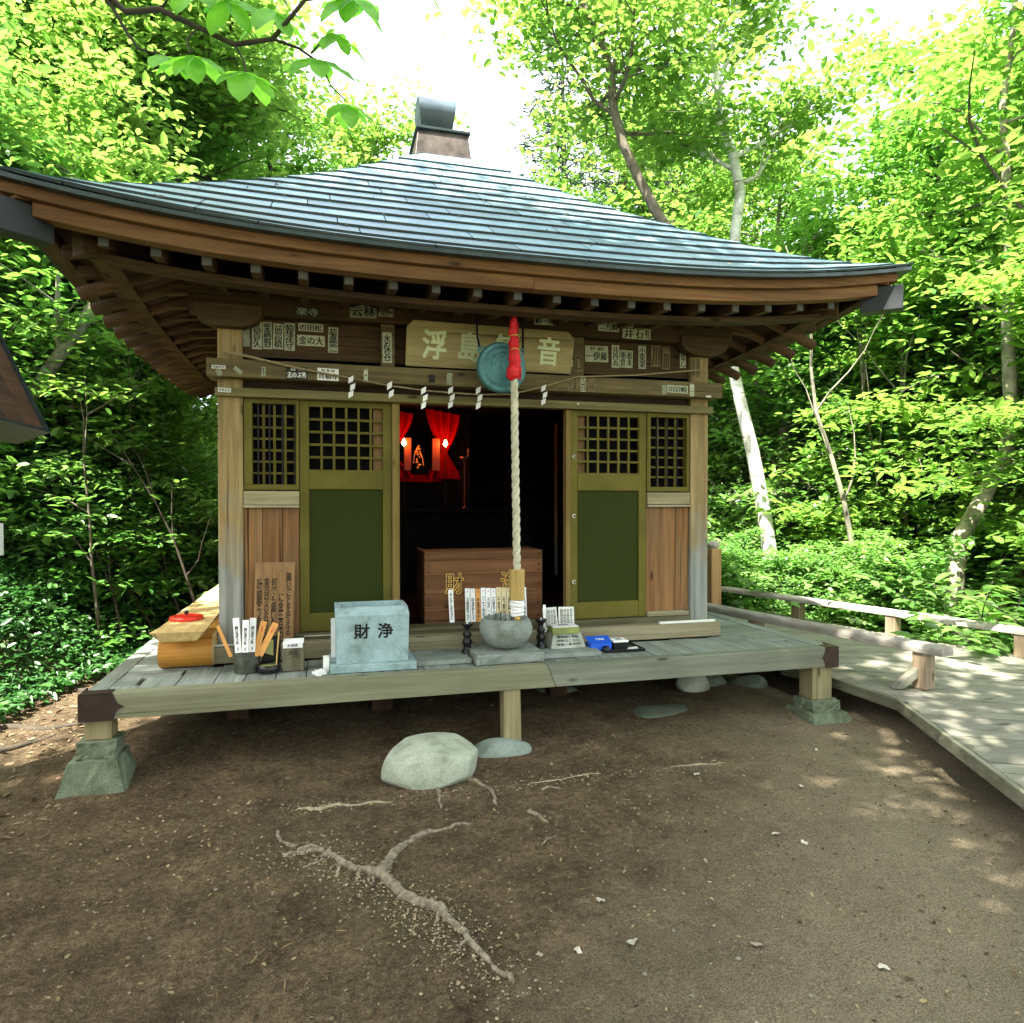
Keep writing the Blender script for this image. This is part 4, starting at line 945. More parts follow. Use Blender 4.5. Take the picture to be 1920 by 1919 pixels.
MB().prism([(-.010, -.09), (.010, -.09), (.010, .1), (-.010, .1)], .003, facing(1.50, 4.65, .70, lean=5)).build('marker', PAPERW, sp)
tr = thing('black_tray', 'flat black tray at the right end of the offerings', 'tray', (1.99, 4.42, ZD))
MB().box(1.84, 2.12, 4.34, 4.56, ZD, ZD+.008).box(1.84, 2.12, 4.34, 4.348, ZD+.008, ZD+.018).box(1.84, 2.12, 4.552, 4.56, ZD+.008, ZD+.018).box(2.112, 2.12, 4.348, 4.552, ZD+.008, ZD+.018).build('tray', BLACK, tr)
bl = thing('lighter_box', 'bright blue open lighter box beside the black tray', 'box', (1.80, 4.45, ZD))
MB().box(1.75, 1.90, 4.40, 4.52, ZD+.010, ZD+.05).build('box', BLUE, bl, bevel=.002)
MB().add([(1.75, 4.40, ZD+.051), (1.90, 4.40, ZD+.051), (1.915, 4.50, ZD+.085), (1.74, 4.50, ZD+.085), (1.75, 4.40, ZD+.054), (1.90, 4.40, ZD+.054), (1.915, 4.50, ZD+.088), (1.74, 4.50, ZD+.088)], [(0, 3, 2, 1), (4, 5, 6, 7), (0, 1, 5, 4), (1, 2, 6, 5), (2, 3, 7, 6), (3, 0, 4, 7)]).build('flap', BLUE, bl)
text('TOKAI', facing(1.83, 4.449, ZD+.073, lean=62), .06, .02, PAPERW, bl, off=.03, thick=.003)
MB().lathe([(.028, 0), (.03, .012), (.02, .03), (.0001, .034)], (1.85, 4.375, ZD+.009), 10).build('black_lighter', BLACK, bl)
wb = thing('match_box', 'small black and white card box standing on the black tray', 'box', (1.98, 4.46, ZD+.01))
MB().box(1.925, 2.03, 4.42, 4.52, ZD+.009, ZD+.05).build('box', BLACK, wb); MB().box(1.922, 2.033, 4.417, 4.523, ZD+.0505, ZD+.064).build('lid', PAPERW, wb, bevel=.002)
MB().box(1.955, 2.0, 4.45, 4.49, ZD+.0645, ZD+.067).build('slot', plain('grey_card', (.3, .3, .3)), wb)
tag(MB().add([(2.0, 4.37, ZD+.012), (2.08, 4.36, ZD+.016), (2.09, 4.41, ZD+.02), (2.03, 4.42, ZD+.012), (2.0, 4.37, ZD+.009), (2.08, 4.36, ZD+.009), (2.09, 4.41, ZD+.009), (2.03, 4.42, ZD+.009)], [(0, 1, 2, 3), (7, 6, 5, 4), (0, 4, 5, 1), (1, 5, 6, 2), (2, 6, 7, 3), (3, 7, 4, 0)]).build('paper_scrap', PAPERW, None), 'small white paper scrap lying on the black tray', 'paper')
# left of the granite box
tag(MB().box(.048, .075, 4.45, 4.462, ZD+.05, .80).build('white_tag', PAPERW, None, bevel=.001), 'narrow white upright tag left of the granite money box', 'tag')
tag(MB().box(-.0, .036, 4.30, 4.37, ZD, ZD+.085).build('white_carton', PAPER, None, bevel=.002), 'tiny white carton against left side of the granite money box', 'carton')
mb = MB(); rr = random.Random(8)
vs = []; 
for i in range(7):
    for j in range(9):
        th = math.pi*(i+.5)/7; ph = 2*math.pi*j/9; r_ = rr.uniform(.6, 1.25); vs.append((-.02+.038*r_*math.sin(th)*math.cos(ph), 4.225+.03*r_*math.sin(th)*math.sin(ph), ZD+.018+.02*r_*math.cos(th)))
mb.add(vs, [(i*9+j, i*9+(j+1) % 9, (i+1)*9+(j+1) % 9, (i+1)*9+j) for i in range(6) for j in range(9)]+[tuple(range(9))[::-1], tuple(range(54, 63))])
tag(mb.build('crumpled_tissue', PAPERW, None), 'crumpled white tissue on the veranda edge', 'tissue')
# sign board leaning on the left bay
sg = thing('handwritten_sign', 'tall narrow brown board with columns of brush writing leaning by the left pillar', 'sign', (-.3, 4.66, .62))
M = facing(-.298, 4.705, .885, lean=6, tilt=-1)
MB().prism([(-.123, -.25), (.12, -.25), (.12, .25), (-.123, .25)], -.018, M).build('board', W_SIGN, sg, bevel=.003)
for xx, tx, hh, yy in ((.085, '願いごとを叶える', .40, -.0), (.04, 'に金三百円', .28, -.07), (-.005, '何でも願い事を', .38, -.02), (-.05, '東自分の名前を', .38, -.02), (-.092, '叶願う事', .34, .0)):
    text(vtext(tx), M @ Matrix.Translation((xx, yy-.02, .001)), .032, hh, BRUSH, sg, 'writing', off=.012)
# cup of fortune slips
cup = thing('wooden_cup', 'dark weathered wooden cup holding fortune slips by the left pillar', 'cup', (-.44, 4.44, ZD))
MB().lathe([(.072, 0), (.076, .02), (.073, .14), (.066, .14), (.066, .03), (.0001, .03)], (-.44, 4.44, ZD), 18).build('cup', plain('mossy_dark_wood', (.05, .055, .04), .85, var=.6, vscale=18), cup)
for i, (dx, tl, h, m_, dy) in enumerate(((-.040, 4, .205, 0, -.052), (-.002, -1, .19, 0, -.056), (.035, -2, .20, 0, -.05), (.050, -14, .21, 1, -.03), (.075, -26, .21, 1, -.02), (-.085, 22, .20, 1, -.01))):
    fs_ = thing('fortune_slip', ('white printed fortune slip %s in the wooden cup' % ['at the left', 'in the middle', 'at the right']
[i]) if i < 3 else ('plain orange fortune slip %s in the wooden cup' % ['just right of the white ones', 'farthest right, leaning out', 'leaning out to the left'][i-3]), 'fortune slip', (-.44+dx, 4.44+dy, ZD+.1), 'fortune slips in the cup')
    z0 = ZD+.13 if i < 3 else ZD+.10
    M = facing(-.44+dx, 4.44+dy-.02, z0, tilt=tl, lean=3) @ Matrix.Translation((0, h/2, 0)); hw = .018 if i < 5 else .010
    MB().prism([(-hw, -h/2), (hw, -h/2), (hw, h/2), (-hw, h/2)], .003, M).build('slip', PAPERW if m_ == 0 else ORANGE_SLIP, fs_)
    if m_ == 0:
        text(vtext('願い事叶う札'), M @ Matrix.Translation((0, 0, .0035)), .017, h*.52, INK, fs_, off=.04)
        text('百\n円', M @ Matrix.Translation((0, -h*.40, .0035)), .008, .02, INK, fs_, off=.02)
    elif i < 5: text('小\n吉', M @ Matrix.Translation((0, h*.30, .0035)), .010, .04, REDP, fs_, off=.02)
# black incense tray with green half disc
bt = thing('black_bowl', 'black lacquer bowl with pale green lining between cup and small box', 'bowl', (-.31, 4.40, ZD))
MB().lathe([(.055, 0), (.066, .01), (.068, .05), (.063, .05), (.06, .012), (.0001, .012)], (-.315, 4.385, ZD), 20).build('bowl', BLACK, bt)
GRC = plain('pale_green_bamboo', (.30, .33, .12), .6)
MB().lathe([(.058, .0), (.062, .018), (.064, .034)], (-.315, 4.383, ZD+.004), 20).build('green_band', GRC, bt)
MB().prism([(.055*math.cos(R(90+i*15)), .075*math.sin(R(90+i*15))) for i in range(0, 7)]+[(0, -.02)], .012, facing(-.29, 4.46, ZD+.105)).build('half_disc', GRC, bt)
MB().box(-.36, -.25, 4.475, 4.49, ZD, ZD+.20).build('black_back', BLACK, bt, bevel=.003)
MB().tube([(-.272, 4.40, ZD+.02), (-.255, 4.41, ZD+.235)], .005, 6).build('stick', GOLDWOOD, bt)
bx = thing('small_wooden_box', 'small weathered wooden box with white label on top', 'box', (-.18, 4.43, ZD))
B(-.235, -.11, 4.375, 4.49, ZD, ZD+.165).build('box', wood('old_box', (.08, .075, .045), (.22, .20, .12), 'z', bl=.6), bx, bevel=.003)
MB().box(-.232, -.113, 4.372, 4.492, ZD+.166, ZD+.176).build('white_top', PAPERW, bx)
MB().box(-.232, -.118, 4.3705, 4.3745, ZD+.14, ZD+.172).build('label_card', PAPERW, bx)
text('お線香', facing(-.175, 4.370, ZD+.156), .06, .018, INK, bx, off=.01)
text('線香\n二十円', facing(-.173, 4.3745, ZD+.10), .08, .05, BRUSH, bx, off=.0)
# bench with log end and red lid
be = thing('log_bench', 'long new pine bench on half logs along the left side of the shrine', 'bench', (-.8, 5.3, ZD))
vs = []; rr = random.Random(6); n = 16
for j in range(n+1):
    y = 4.36+2.9*j/n; a, b_ = -.935+.004*math.sin(j*1.1)+.002*j, -.675+.004*math.sin(j*.9+1)-.001*j
    vs += [(a-.012, y, .775), (b_+.012, y, .775), (b_-.03, y, .712), (a+.04, y, .712)]
vs[0] = (-.96, 4.36, .775); vs[3] = (-.90, 4.385, .712); vs[2] = (-.71, 4.385, .712)
MB().add(vs, [(4*j+q, 4*j+(q+1) % 4, 4*j+4+(q+1) % 4, 4*j+4+q) for j in range(n) for q in range(4)]+[(0, 3, 2, 1), (4*n, 4*n+1, 4*n+2, 4*n+3)]).build('seat', W_PINE, be, bevel=.006)
for y0 in (4.56, 5.7, 6.9):
    mb = MB(); nn = 14; M = frame((-.955, y0, ZD), (0, 1, 0), (0, 0, 1), (1, 0, 0))
    poly = [(.26, 0), (.26, .205), (.012, .205)]+[(.115-.118*math.cos(R(a)), .10-.10*math.sin(R(a))) for a in range(-50, 91, 14)]
    mb.prism(poly, .30, M).build('log_block', W_LOG, be, bevel=.004)
    mb = MB(); mb.prism([(p[0]*.96+.005, p[1]*.96+.004) for p in poly], .003, Matrix.Translation((.301, 0, 0)) @ M).build('cut_end', W_PINE, be)
ld = thing('red_lid_ashtray', 'round red enamel lid with black knob on the pine bench', 'ashtray', (-.82, 4.80, .776))
MB().lathe([(.098, 0), (.102, .010), (.098, .020), (.07, .027), (.066, .024), (.03, .030), (.0001, .031)], (-.835, 4.80, .777), 28).build('lid', REDP, ld)
MB().lathe([(.012, 0), (.010, .012), (.014, .016), (.011, .028), (.0001, .03)], (-.835, 4.80, .806), 10).build('knob', BLACK, ld)

# ------------------------------------------------------------------ stones, footings, roots
def rock(name, c, s, seed, mat, label, cat='rock', group=None, flat=.0, parent=None, rough=.16, sub=4, cuts=None):
    import bmesh
    bm = bmesh.new(); bmesh.ops.create_icosphere(bm, subdivisions=sub, radius=1)
    rs = np.random.RandomState(seed); k = [(Vector(rs.normal(size=3)).normalized()*rs.uniform(.8, 3.2), rs.uniform(0, 6.3)) for _ in range(14)]
    planes = [(Vector(rs.normal(size=3)).normalized(), rs.uniform(.72, .95)) for _ in range(9)]
    if cuts: planes = [(Vector(a).normalized(), b_) for a, b_ in cuts]
    for v in bm.verts:
        p = v.co.copy(); d = 1+rough*sum(math.sin(p.dot(a)*1.6+b)/(1+a.length) for a, b in k)/3
        p = p*d
        for nrm, lim in planes:
            q = p.dot(nrm)
            if q > lim: p -= nrm*(q-lim)*.8
        if flat and p.z < -flat: p.z = -flat
        v.co = Vector((c[0]+p.x*s[0], c[1]+p.y*s[1], c[2]+p.z*s[2]))
    me = bpy.data.meshes.new(name); 
    b = base_of(parent)
    if parent is not None:
        for v in bm.verts: v.co -= b
    bm.to_mesh(me); bm.free(); me.materials.append(mat)
    me.polygons.foreach_set('use_smooth', [True]*len(me.polygons))
    o = bpy.data.objects.new(name, me); COL.objects.link(o)
    if parent is not None: o.parent = parent; return o
    return tag(o, label, cat, group)
rock('boulder', (.575, 3.83, .050), (.272, .215, .19), 31, ROCK, 'large smooth pale boulder in front of the veranda', rough=.16, sub=5, cuts=[((0, -.05, 1), .70), ((-.5, -.1, .85), .80), ((.45, -.2, .85), .80), ((.9, -.35, -.1), .86), ((.35, -.6, -.72), .70), ((-.55, -.35, -.7), .74), ((.05, -1, .15), .84)])
rock('flat_rock', (1.04, 4.10, .0), (.21, .12, .08), 5, granite('blue_grey_stone', (.25, .30, .27), .3), 'smaller grey rock carrying the middle veranda post')
rock('slab_stone', (2.29, 4.5, .035), (.31, .17, .035), 8, ROCKD, 'flat thin stone slab lying under the veranda at right')
rock('block_stone', (2.77, 4.83, .10), (.14, .11, .115), 21, ROCK, 'upright grey stone block under the right part of the veranda')
rock('stone', (2.98, 4.95, .06), (.14, .12, .09), 22, ROCKD, 'dark stone just right of the upright grey block')
rock('stone', (3.28, 4.85, .05), (.17, .10, .09), 23, ROCKD, 'low dark stone farther right beneath the veranda edge')
rock('stone', (1.75, 5.1, .03), (.2, .12, .08), 24, ROCKD, 'dark stone deep in the shade under the veranda')
def footing(x0, x1, y0, y1, z0, z1, tp, label, up):
    f_ = thing('footing_stone', label, 'footing stone', ((x0+x1)/2, (y0+y1)/2, z0))
    rs = np.random.RandomState(int(x1*100) % 77)
    def rough(b, t, z0, z1):
        N = 9; mb = MB()
        def P_(u, v, w):
            X0 = b[0]+(b[1]-b[0])*u; X1 = t[0]+(t[1]-t[0])*u; Y0 = b[2]+(b[3]-b[2])*v; Y1 = t[2]+(t[3]-t[2])*v
            return (X0+(X1-X0)*w+rs.uniform(-.006, .006), Y0+(Y1-Y0)*w+rs.uniform(-.006, .006), z0+(z1-z0)*w+rs.uniform(-.004, .004)*(1 if w > 0 else 1))
        ring = [(i/N, 0) for i in range(N)]+[(1, i/N) for i in range(N)]+[(1-i/N, 1) for i in range(N)]+[(0, 1-i/N) for i in range(N)]
        m = len(ring); vs = [P_(u, v, w/4) for w in range(5) for (u, v) in ring]
        fs = [(w*m+i, w*m+(i+1) % m, (w+1)*m+(i+1) % m, (w+1)*m+i) for w in range(4) for i in range(m)]
        c_ = len(vs); vs.append(((t[0]+t[1])/2, (t[2]+t[3])/2, z1)); fs += [(4*m+i, 4*m+(i+1) % m, c_) for i in range(m)]
        return mb.add(vs, fs)
    rough((x0, x1, y0, y1), tp, z0, z1).build('lower_stone', FOOT, f_)
    rough(up[:4], up[:4], z1+.001, up[4]).build('upper_stone', FOOT, f_)
footing(-1.335, -.985, 4.01, 4.34, -.05, .172, (-1.275, -1.04, 4.05, 4.28), 'stepped mossy footing stone under the left veranda corner', (-1.245, -1.058, 4.08, 4.26, .26))
footing(3.17, 3.55, 3.96, 4.34, -.07, .068, (3.22, 3.50, 4.03, 4.30), 'stepped footing stone under the right veranda corner', (3.255, 3.475, 4.07, 4.28, .141))
def gz(x, y): return float(ground(x, y))
ROOTM = plain('root_bark', (.20, .165, .115), .95, var=.6, vscale=45, bmp=1.0, bscale=110, rnd=.05)
rt = thing('tree_root', 'long forked grey root lying exposed across the bare soil', 'root', (.2, 2.85, 0))
rng = random.Random(12)
def rootline(pts, r, lift=.5, seed=1):
    rs = random.Random(seed); out = []; rad = []
    P_ = [Vector((p[0], p[1], 0)) for p in pts]; n = 5
    for i in range(len(P_)-1):
        for k in range(n):
            t = k/n; a, b_ = P_[i], P_[i+1]
            a0 = P_[max(i-1, 0)]; b0 = P_[min(i+2, len(P_)-1)]
            q = .5*((2*a)+(b_-a0)*t+(2*a0-5*a+4*b_-b0)*t*t+(-a0+3*a-3*b_+b0)*t**3); out.append(q)
    out.append(P_[-1]); m = len(out)
    for i, q in enumerate(out):
        f = i/(m-1); ri = r[0]+(r[1]-r[0])*f; ri *= 1+rs.uniform(-.09, .09); rad.append(ri)
        q.x += rs.uniform(-.006, .006); q.y += rs.uniform(-.006, .006)
        q.z = gz(q.x, q.y)+ri*(lift-.45)+.006*math.sin(i*.55)+.002*math.sin(i*2.3)-(.005*max(0, f-.75)*4)
    return out, rad
main = [(-.11, 3.14), (-.04, 3.155), (.02, 3.09), (.071, 2.998), (.14, 2.94), (.215, 2.865), (.304, 2.688), (.38, 2.60), (.425, 2.546), (.458, 2.45), (.488, 2.365), (.541, 2.192), (.587, 2.127)]
mb = MB()
p, r_ = rootline(main, (.013, .013), .6, 1)
r_ = [a*(.85+.85*math.exp(-((i-30)/14)**2)) for i, a in enumerate(r_)]; mb.tube(p, r_, 10)
for pts, rr_, sd in (([(.215, 2.87), (.25, 2.93), (.27, 2.98), (.305, 3.03), (.36, 3.09), (.424, 3.13), (.50, 3.165), (.58, 3.18), (.66, 3.19), (.731, 3.195)], (.026, .004), 2),
                     ([(-.206, 3.369), (-.20, 3.30), (-.165, 3.22), (-.11, 3.17)], (.006, .011), 3), ([(-.158, 3.106), (-.13, 3.12), (-.071, 3.129), (-.004, 3.12)], (.009, .014), 4), ([(.02, 3.09), (.0, 3.05), (-.04, 3.02), (-.08, 3.0)], (.014, .004), 5),
                     ([(.071, 2.998), (.06, 2.94), (.05, 2.90)], (.010, .003), 6), ([(.15, 2.93), (.13, 2.87), (.12, 2.83)], (.010, .003), 7), ([(.20, 2.87), (.185, 2.81), (.17, 2.78)], (.008, .002), 8),
                     ([(.30, 2.69), (.27, 2.66), (.25, 2.65)], (.010, .003), 9), ([(.43, 2.54), (.40, 2.50), (.385, 2.44)], (.010, .003), 10), ([(.49, 2.365), (.45, 2.33), (.43, 2.29)], (.010, .003), 13)):
    p, r_ = rootline(pts, rr_, .5, sd); mb.tube(p, r_, 8)
mb.build('root', ROOTM, rt)
for pts, rr_, lb in (([(.76, 3.72), (.80, 3.66), (.841, 3.58), (.842, 3.46), (.825, 3.33)], (.014, .008), 'short curved root emerging beside the boulder'),
                     ([(.58, 3.62), (.575, 3.54), (.56, 3.46), (.565, 3.40)], (.012, .005), 'stubby root below the boulder'),
                     ([(.96, 3.24), (1.0, 3.16), (1.03, 3.08)], (.012, .007), 'short bark chip root left of the long twigs'),
                     ([(1.10, 3.47), (1.18, 3.47), (1.27, 3.43)], (.007, .004), 'thin curved rootlet at upper right of the forked root'),
                     ([(.93, 2.93), (1.0, 2.98), (1.07, 3.03)], (.004, .002), 'thin dry stalk in the middle of the bare soil')):
    p, r_ = rootline(pts, rr_, .4, len(lb)); tag(MB().tube(p, r_, 8).build('root', ROOTM, None), lb, 'root')
# roots and leaf scraps on the path beside the bank
for i, (pts, rr_, lb) in enumerate((([(-2.35, 5.3), (-2.05, 5.42), (-1.8, 5.36), (-1.55, 5.45)], (.035, .015), 'thick root crossing the path below the leafy bank'), ([(-2.1, 4.75), (-1.85, 4.95), (-1.7, 5.2)], (.03, .015), 'mossy root beside the left path'), ([(-1.9, 6.3), (-1.6, 6.2), (-1.35, 6.35)], (.022, .01), 'root near the back of the left path'))):
    p, r_ = rootline(pts, rr_, .5, i+30); tag(MB().tube(p, r_, 8).build('root', BARKD, None), lb, 'root')
# pale line of washed sand under the roof drip edge
for (x0, x1, y0, y1) in ((-.15, .36, 3.545, 3.552), (.80, 2.30, 3.575, 3.58)):
    N = 90; vs = []; rs = random.Random(3)
    for i in range(N+1):
        x = x0+(x1-x0)*i/N; yc = y0+(y1-y0)*i/N+.012*math.sin(i*.21)+rs.uniform(-.004, .004); e = min(1, 6*min(i, N-i)/N)*min(1, max(0, 3.2*float(vnoise(x*7+3, y0))-.75)); hw = (.006+.013*rs.random())*e
        for (k_, h_) in ((-1, .001), (-.4, .009), (.4, .009), (1, .001)): y = yc+hw*k_; vs.append((x, y, gz(x, y)+h_*e-.002*(e < .05)))
    tag(MB().add(vs, [(4*i+q, 4*i+4+q, 4*i+5+q, 4*i+1+q) for i in range(N) for q in range(3)], True).build('sand_line', SAND, None), kind='stuff')

# litter: soil crumbs, gravel, twigs, leaf bits
rs = np.random.RandomState(5)
n = 16000; P = np.stack([rs.uniform(-3.4, 3.8, n), rs.uniform(.9, 6.5, n), np.zeros(n)], 1)
dens = fbm(P[:, 0]*1.4, P[:, 1]*1.4)+.05*0; keep = (rs.rand(n) < np.clip(.45+2.2*dens, .08, 1)) & ((P[:, 0]-3.0)*.907-(P[:, 1]-2.378)*.42 < 0)
P = P[keep]; P[:, 2] = ground(P[:, 0], P[:, 1])+.003
V, F = leaves(P, .017, rs, up=1.6, wd=.55, droop=.3)
o = npmesh('leaf_litter', V, F, leafmat('soil_litter', (.05, .035, .02), (.34, .27, .17), (.01, .01, .01), 0.0, rough=.95, spec=.1), None, 3, kind='stuff')
n = 7000; P = np.stack([rs.uniform(-3.0, 3.6, n), rs.uniform(.9, 6, n), np.zeros(n)], 1); keep = ((P[:, 0]-3.0)*.907-(P[:, 1]-2.378)*.42 < 0) & (fbm(P[:, 0]*1.1+9, P[:, 1]*1.1) > -.06); P = P[keep]; P[:, 2] = ground(P[:, 0], P[:, 1])+.003
V, F = leaves(P, .034, rs, up=2.0, wd=.10, droop=.0); npmesh('fallen_needles', V, F, leafmat('dry_needles', (.07, .045, .025), (.36, .27, .16), (.01, .01, .01), 0.0, rough=.95, spec=.1), None, 3, kind='stuff')
n = 2600; P = np.stack([rs.uniform(-3.2, -1.25, n), rs.uniform(3.6, 7.5, n), np.zeros(n)], 1); P[:, 2] = ground(P[:, 0], P[:, 1])+.004
P = P[:1700]; V, F = leaves(P, .038, rs, up=1.3, wd=.5, droop=.5); npmesh('path_leaf_litter', V, F, plain('brown_leaf_litter', (.17, .12, .07), .9, var=.6, vscale=20), None, 3, kind='stuff')
mr_ = np.array(main); q_ = rs.randint(0, len(mr_)-1, 1500); f_ = rs.rand(1500)[:, None]; P2 = mr_[q_]*(1-f_)+mr_[q_+1]*f_+rs.normal(size=(1500, 2))*.08+np.array([-.03, -.035])
P2 = np.concatenate([P2, np.stack([rs.uniform(-.2, 2.3, 900), 3.565+rs.normal(size=900)*.035], 1)])
P = np.column_stack([P2, ground(P2[:, 0], P2[:, 1])+.002]); V, F = leaves(P, .010, rs, up=1.2, wd=.7, droop=.3); npmesh('soil_crumbs', V, F, plain('pale_soil_crumbs', (.25, .195, .12), .95, var=.4, vscale=60, bmp=0), None, 3, kind='stuff')
# gravel
n = 1500; mb_v = []; mb_f = []
px = rs.uniform(-2.4, 3.4, n); py = rs.uniform(1.0, 6, n)
for i in range(n):
    x, y = px[i], py[i]
    if (x-3.0)*.907-(y-2.378)*.42 > 0: continue
    r = rs.choice([.003, .005, .007, .010], p=[.45, .35, .15, .05]); z = gz(x, y)+r*.3; b = len(mb_v)
    for q in ((1, 0, 0), (0, 1, 0), (-1, 0, 0), (0, -1, 0), (0, 0, .8), (0, 0, -.8)): mb_v.append((x+q[0]*r*rs.uniform(.7, 1.3), y+q[1]*r*rs.uniform(.7, 1.3), z+q[2]*r))
    for f_ in ((0, 1, 4), (1, 2, 4), (2, 3, 4), (3, 0, 4)): mb_f.append(tuple(b+k for k in f_))
mb = MB(); mb.add(mb_v, mb_f, True); mb.build('gravel', plain('pebble', (.22, .19, .14), .9, var=.4, vscale=12, bmp=0), None, kind='stuff')
# single pale fallen leaves
rr = random.Random(31)
SPOT = [(.70, 2.22), (.83, 2.20), (1.02, 2.18), (1.55, 2.60), (1.98, 2.72), (2.05, 2.62), (1.42, 2.05), (1.20, 1.72), (1.75, 1.85), (2.45, 3.15), (2.0, 3.45), (1.02, 2.45), (.1, 1.9), (-.35, 2.1), (-.2, 1.62), (.55, 1.75), (2.9, 3.6)]
for i, (x, y) in enumerate(SPOT):
    mb = MB(); vs = [(0, 0, 0)]; m_ = 9; s = rr.uniform(.012, .024)
    for k in range(m_): a = 2*math.pi*k/m_; r_ = s*rr.uniform(.55, 1.2); vs.append((r_*1.3*math.cos(a), r_*.8*math.sin(a), rr.uniform(-.003, .010)))
    M = Matrix.Translation((x, y, gz(x, y)+.007)) @ Matrix.Rotation(rr.uniform(0, 6), 4, 'Z')
    mb.add([M @ Vector(v) for v in vs], [(0, k+1, (k+1) % m_+1) for k in range(m_)], True)
    mb.add([M @ (Vector(v)-Vector((0, 0, .0012))) for v in vs], [(0, (k+1) % m_+1, k+1) for k in range(m_)], True)
    tag(mb.build('fallen_leaf', DEADW if i % 3 else DEAD, None), 'pale curled dry leaf lying on the bare soil', 'leaf', 'pale dry leaves on the soil')

# ------------------------------------------------------------------ boardwalk
bw = thing('boardwalk', 'grey plank boardwalk bending past the right side of the shrine', 'boardwalk', (4.3, 4.5, .25))
poly = [(2.36, .985), (3.60, 3.67), (3.59, 4.25), (3.475, 4.7), (3.475, 8.6), (4.55, 8.6), (5.62, 4.35), (5.45, 3.3), (4.5, .95)]
ax = Vector((.86, -.51)).normalized(); ay = Vector((.51, .86)).normalized()
loc = [(Vector(p).dot(ax), Vector(p).dot(ay)) for p in poly]
def cross(v):
    xs_ = []
    for i in range(len(loc)):
        a, b_ = loc[i], loc[(i+1) % len(loc)]
        if (a[1]-v)*(b_[1]-v) < 0: xs_.append(a[0]+(b_[0]-a[0])*(v-a[1])/(b_[1]-a[1]))
    return (min(xs_), max(xs_)) if len(xs_) >= 2 else None
v = min(p[1] for p in loc)+.01; vmax = max(p[1] for p in loc)
rr = random.Random(14)
while v < vmax-.13:
    w_ = .128; a = cross(v+.003); b_ = cross(v+w_-.003)
    if a and b_:
        cut = None
        M = frame((0, 0, 0), (ax.x, ax.y, 0), (ay.x, ay.y, 0), (0, 0, 1)); z1 = .25+rr.uniform(-.003, .003)
        pl = [(a[0], v+.003), (a[1], v+.003), (b_[1], v+w_-.003), (b_[0], v+w_-.003)]
        mb = MB(); vs = [M @ Vector((p[0], p[1], z)) for z in (.205, z1) for p in pl]
        mb.add(vs, [(0, 3, 2, 1), (4, 5, 6, 7), (0, 1, 5, 4), (1, 2, 6, 5), (2, 3, 7, 6), (3, 0, 4, 7)])
        mb.build('plank', W_WALK, bw, bevel=.002)
    v += w_+.003
def beam(p, q, w_, z0, z1, name, mat, parent, off=0, bevel=.004):
    p, q = Vector(p), Vector(q); d = (q-p).normalized(); nn = Vector((-d.y, d.x))
    M = frame((p.x+nn.x*off, p.y+nn.y*off, 0), (d.x, d.y, 0), (nn.x, nn.y, 0), (0, 0, 1))
    return MB().box(0, (q-p).length, -w_/2, w_/2, z0, z1, M).build(name, mat, parent, bevel=bevel)
W_RIM = wood('rim_board', (.10, .10, .065), (.24, .235, .165), 'y', bl=.4)
for a, b_ in ((poly[0], poly[1]), (poly[1], poly[2]), (poly[2], poly[3])): beam(a, b_, .03, .175, .248, 'rim_board', W_RIM, bw, off=.016)
for a, b_ in ((poly[5], poly[6]), (poly[6], poly[7])): beam(a, b_, .03, .12, .248, 'rim_board', W_RIM, bw, off=.016)
for (x_, y_) in ((3.0, 1.7), (3.6, 2.7), (4.05, 3.9), (3.9, 5.4), (3.9, 7), (5.1, 4.5), (4.9, 3.2), (4.7, 6.2)): B(x_-.06, x_+.06, y_-.06, y_+.06, -1.0, .205).build('pier', SHADE_WOOD, bw)  # near-black piers paint the shade below the planks
# rails: half-round tops on short posts
def rail(label, p, q, z0, z1, posts, hw=.065, brace=False):
    r0 = thing('low_rail', label, 'rail', ((p[0]+q[0])/2, (p[1]+q[1])/2, .25), 'low wooden rails of the boardwalk')
    p, q = Vector(p), Vector(q); d = (q-p).normalized(); nn = Vector((-d.y, d.x))
    M = frame((p.x, p.y, 0), (nn.x, nn.y, 0), (0, 0, 1), (d.x, d.y, 0))
    h = z1-z0; pl = [(-hw, z0), (hw, z0), (hw, z0+h*.45)]+[(hw*math.cos(R(a)), z0+h*.45+h*.55*math.sin(R(a))) for a in (25, 50, 75, 105, 130, 155)]+[(-hw, z0+h*.45)]
    MB().prism(pl, (q-p).length, M).build('top_rail', W_RAIL, r0, bevel=.004)
    for t in posts:
        c = p+(q-p)*t; M2 = frame((c.x, c.y, 0), (d.x, d.y, 0), (nn.x, nn.y, 0), (0, 0, 1))
        MB().box(-.05, .05, -.05, .05, .252, z0-.001, M2).build('post', W_RPOST, r0, bevel=.005)
        if brace:
            M3 = M2 @ Matrix.Translation((.06, 0, .255)) @ Matrix.Rotation(R(-40), 4, 'Y'); 
            MB().box(-.0, .045, -.04, .04, .0, .17, M2 @ Matrix.Translation((.15, 0, .255)) @ Matrix.Rotation(R(-45), 4, 'Y')).build('brace', W_RAIL, r0, bevel=.005)
rail('near low grey rail between the veranda and the boardwalk', (3.475, 5.95), (3.985, 3.68), .50, .57, (.30, .93), .065, False)
MB().box(0, 0, 0, 0, 0, 0)
rail('far sunlit low rail along the forest side of the boardwalk', (4.64, 7.75), (5.60, 4.10), .44, .50, (.02, .35, .63, .92), .06)
bp = bpy.data.objects
brc = thing('rail_brace', 'short slanted timber brace at the foot of the near rail post', 'brace', (3.83, 3.95, .25))
bc_ = Vector((3.949, 3.839)); Lv = Vector((-.965, .262)); Nv = Vector((-.262, -.965))
def bq(a, c, z): q = bc_+Lv*a+Nv*c; return (q.x, q.y, z)
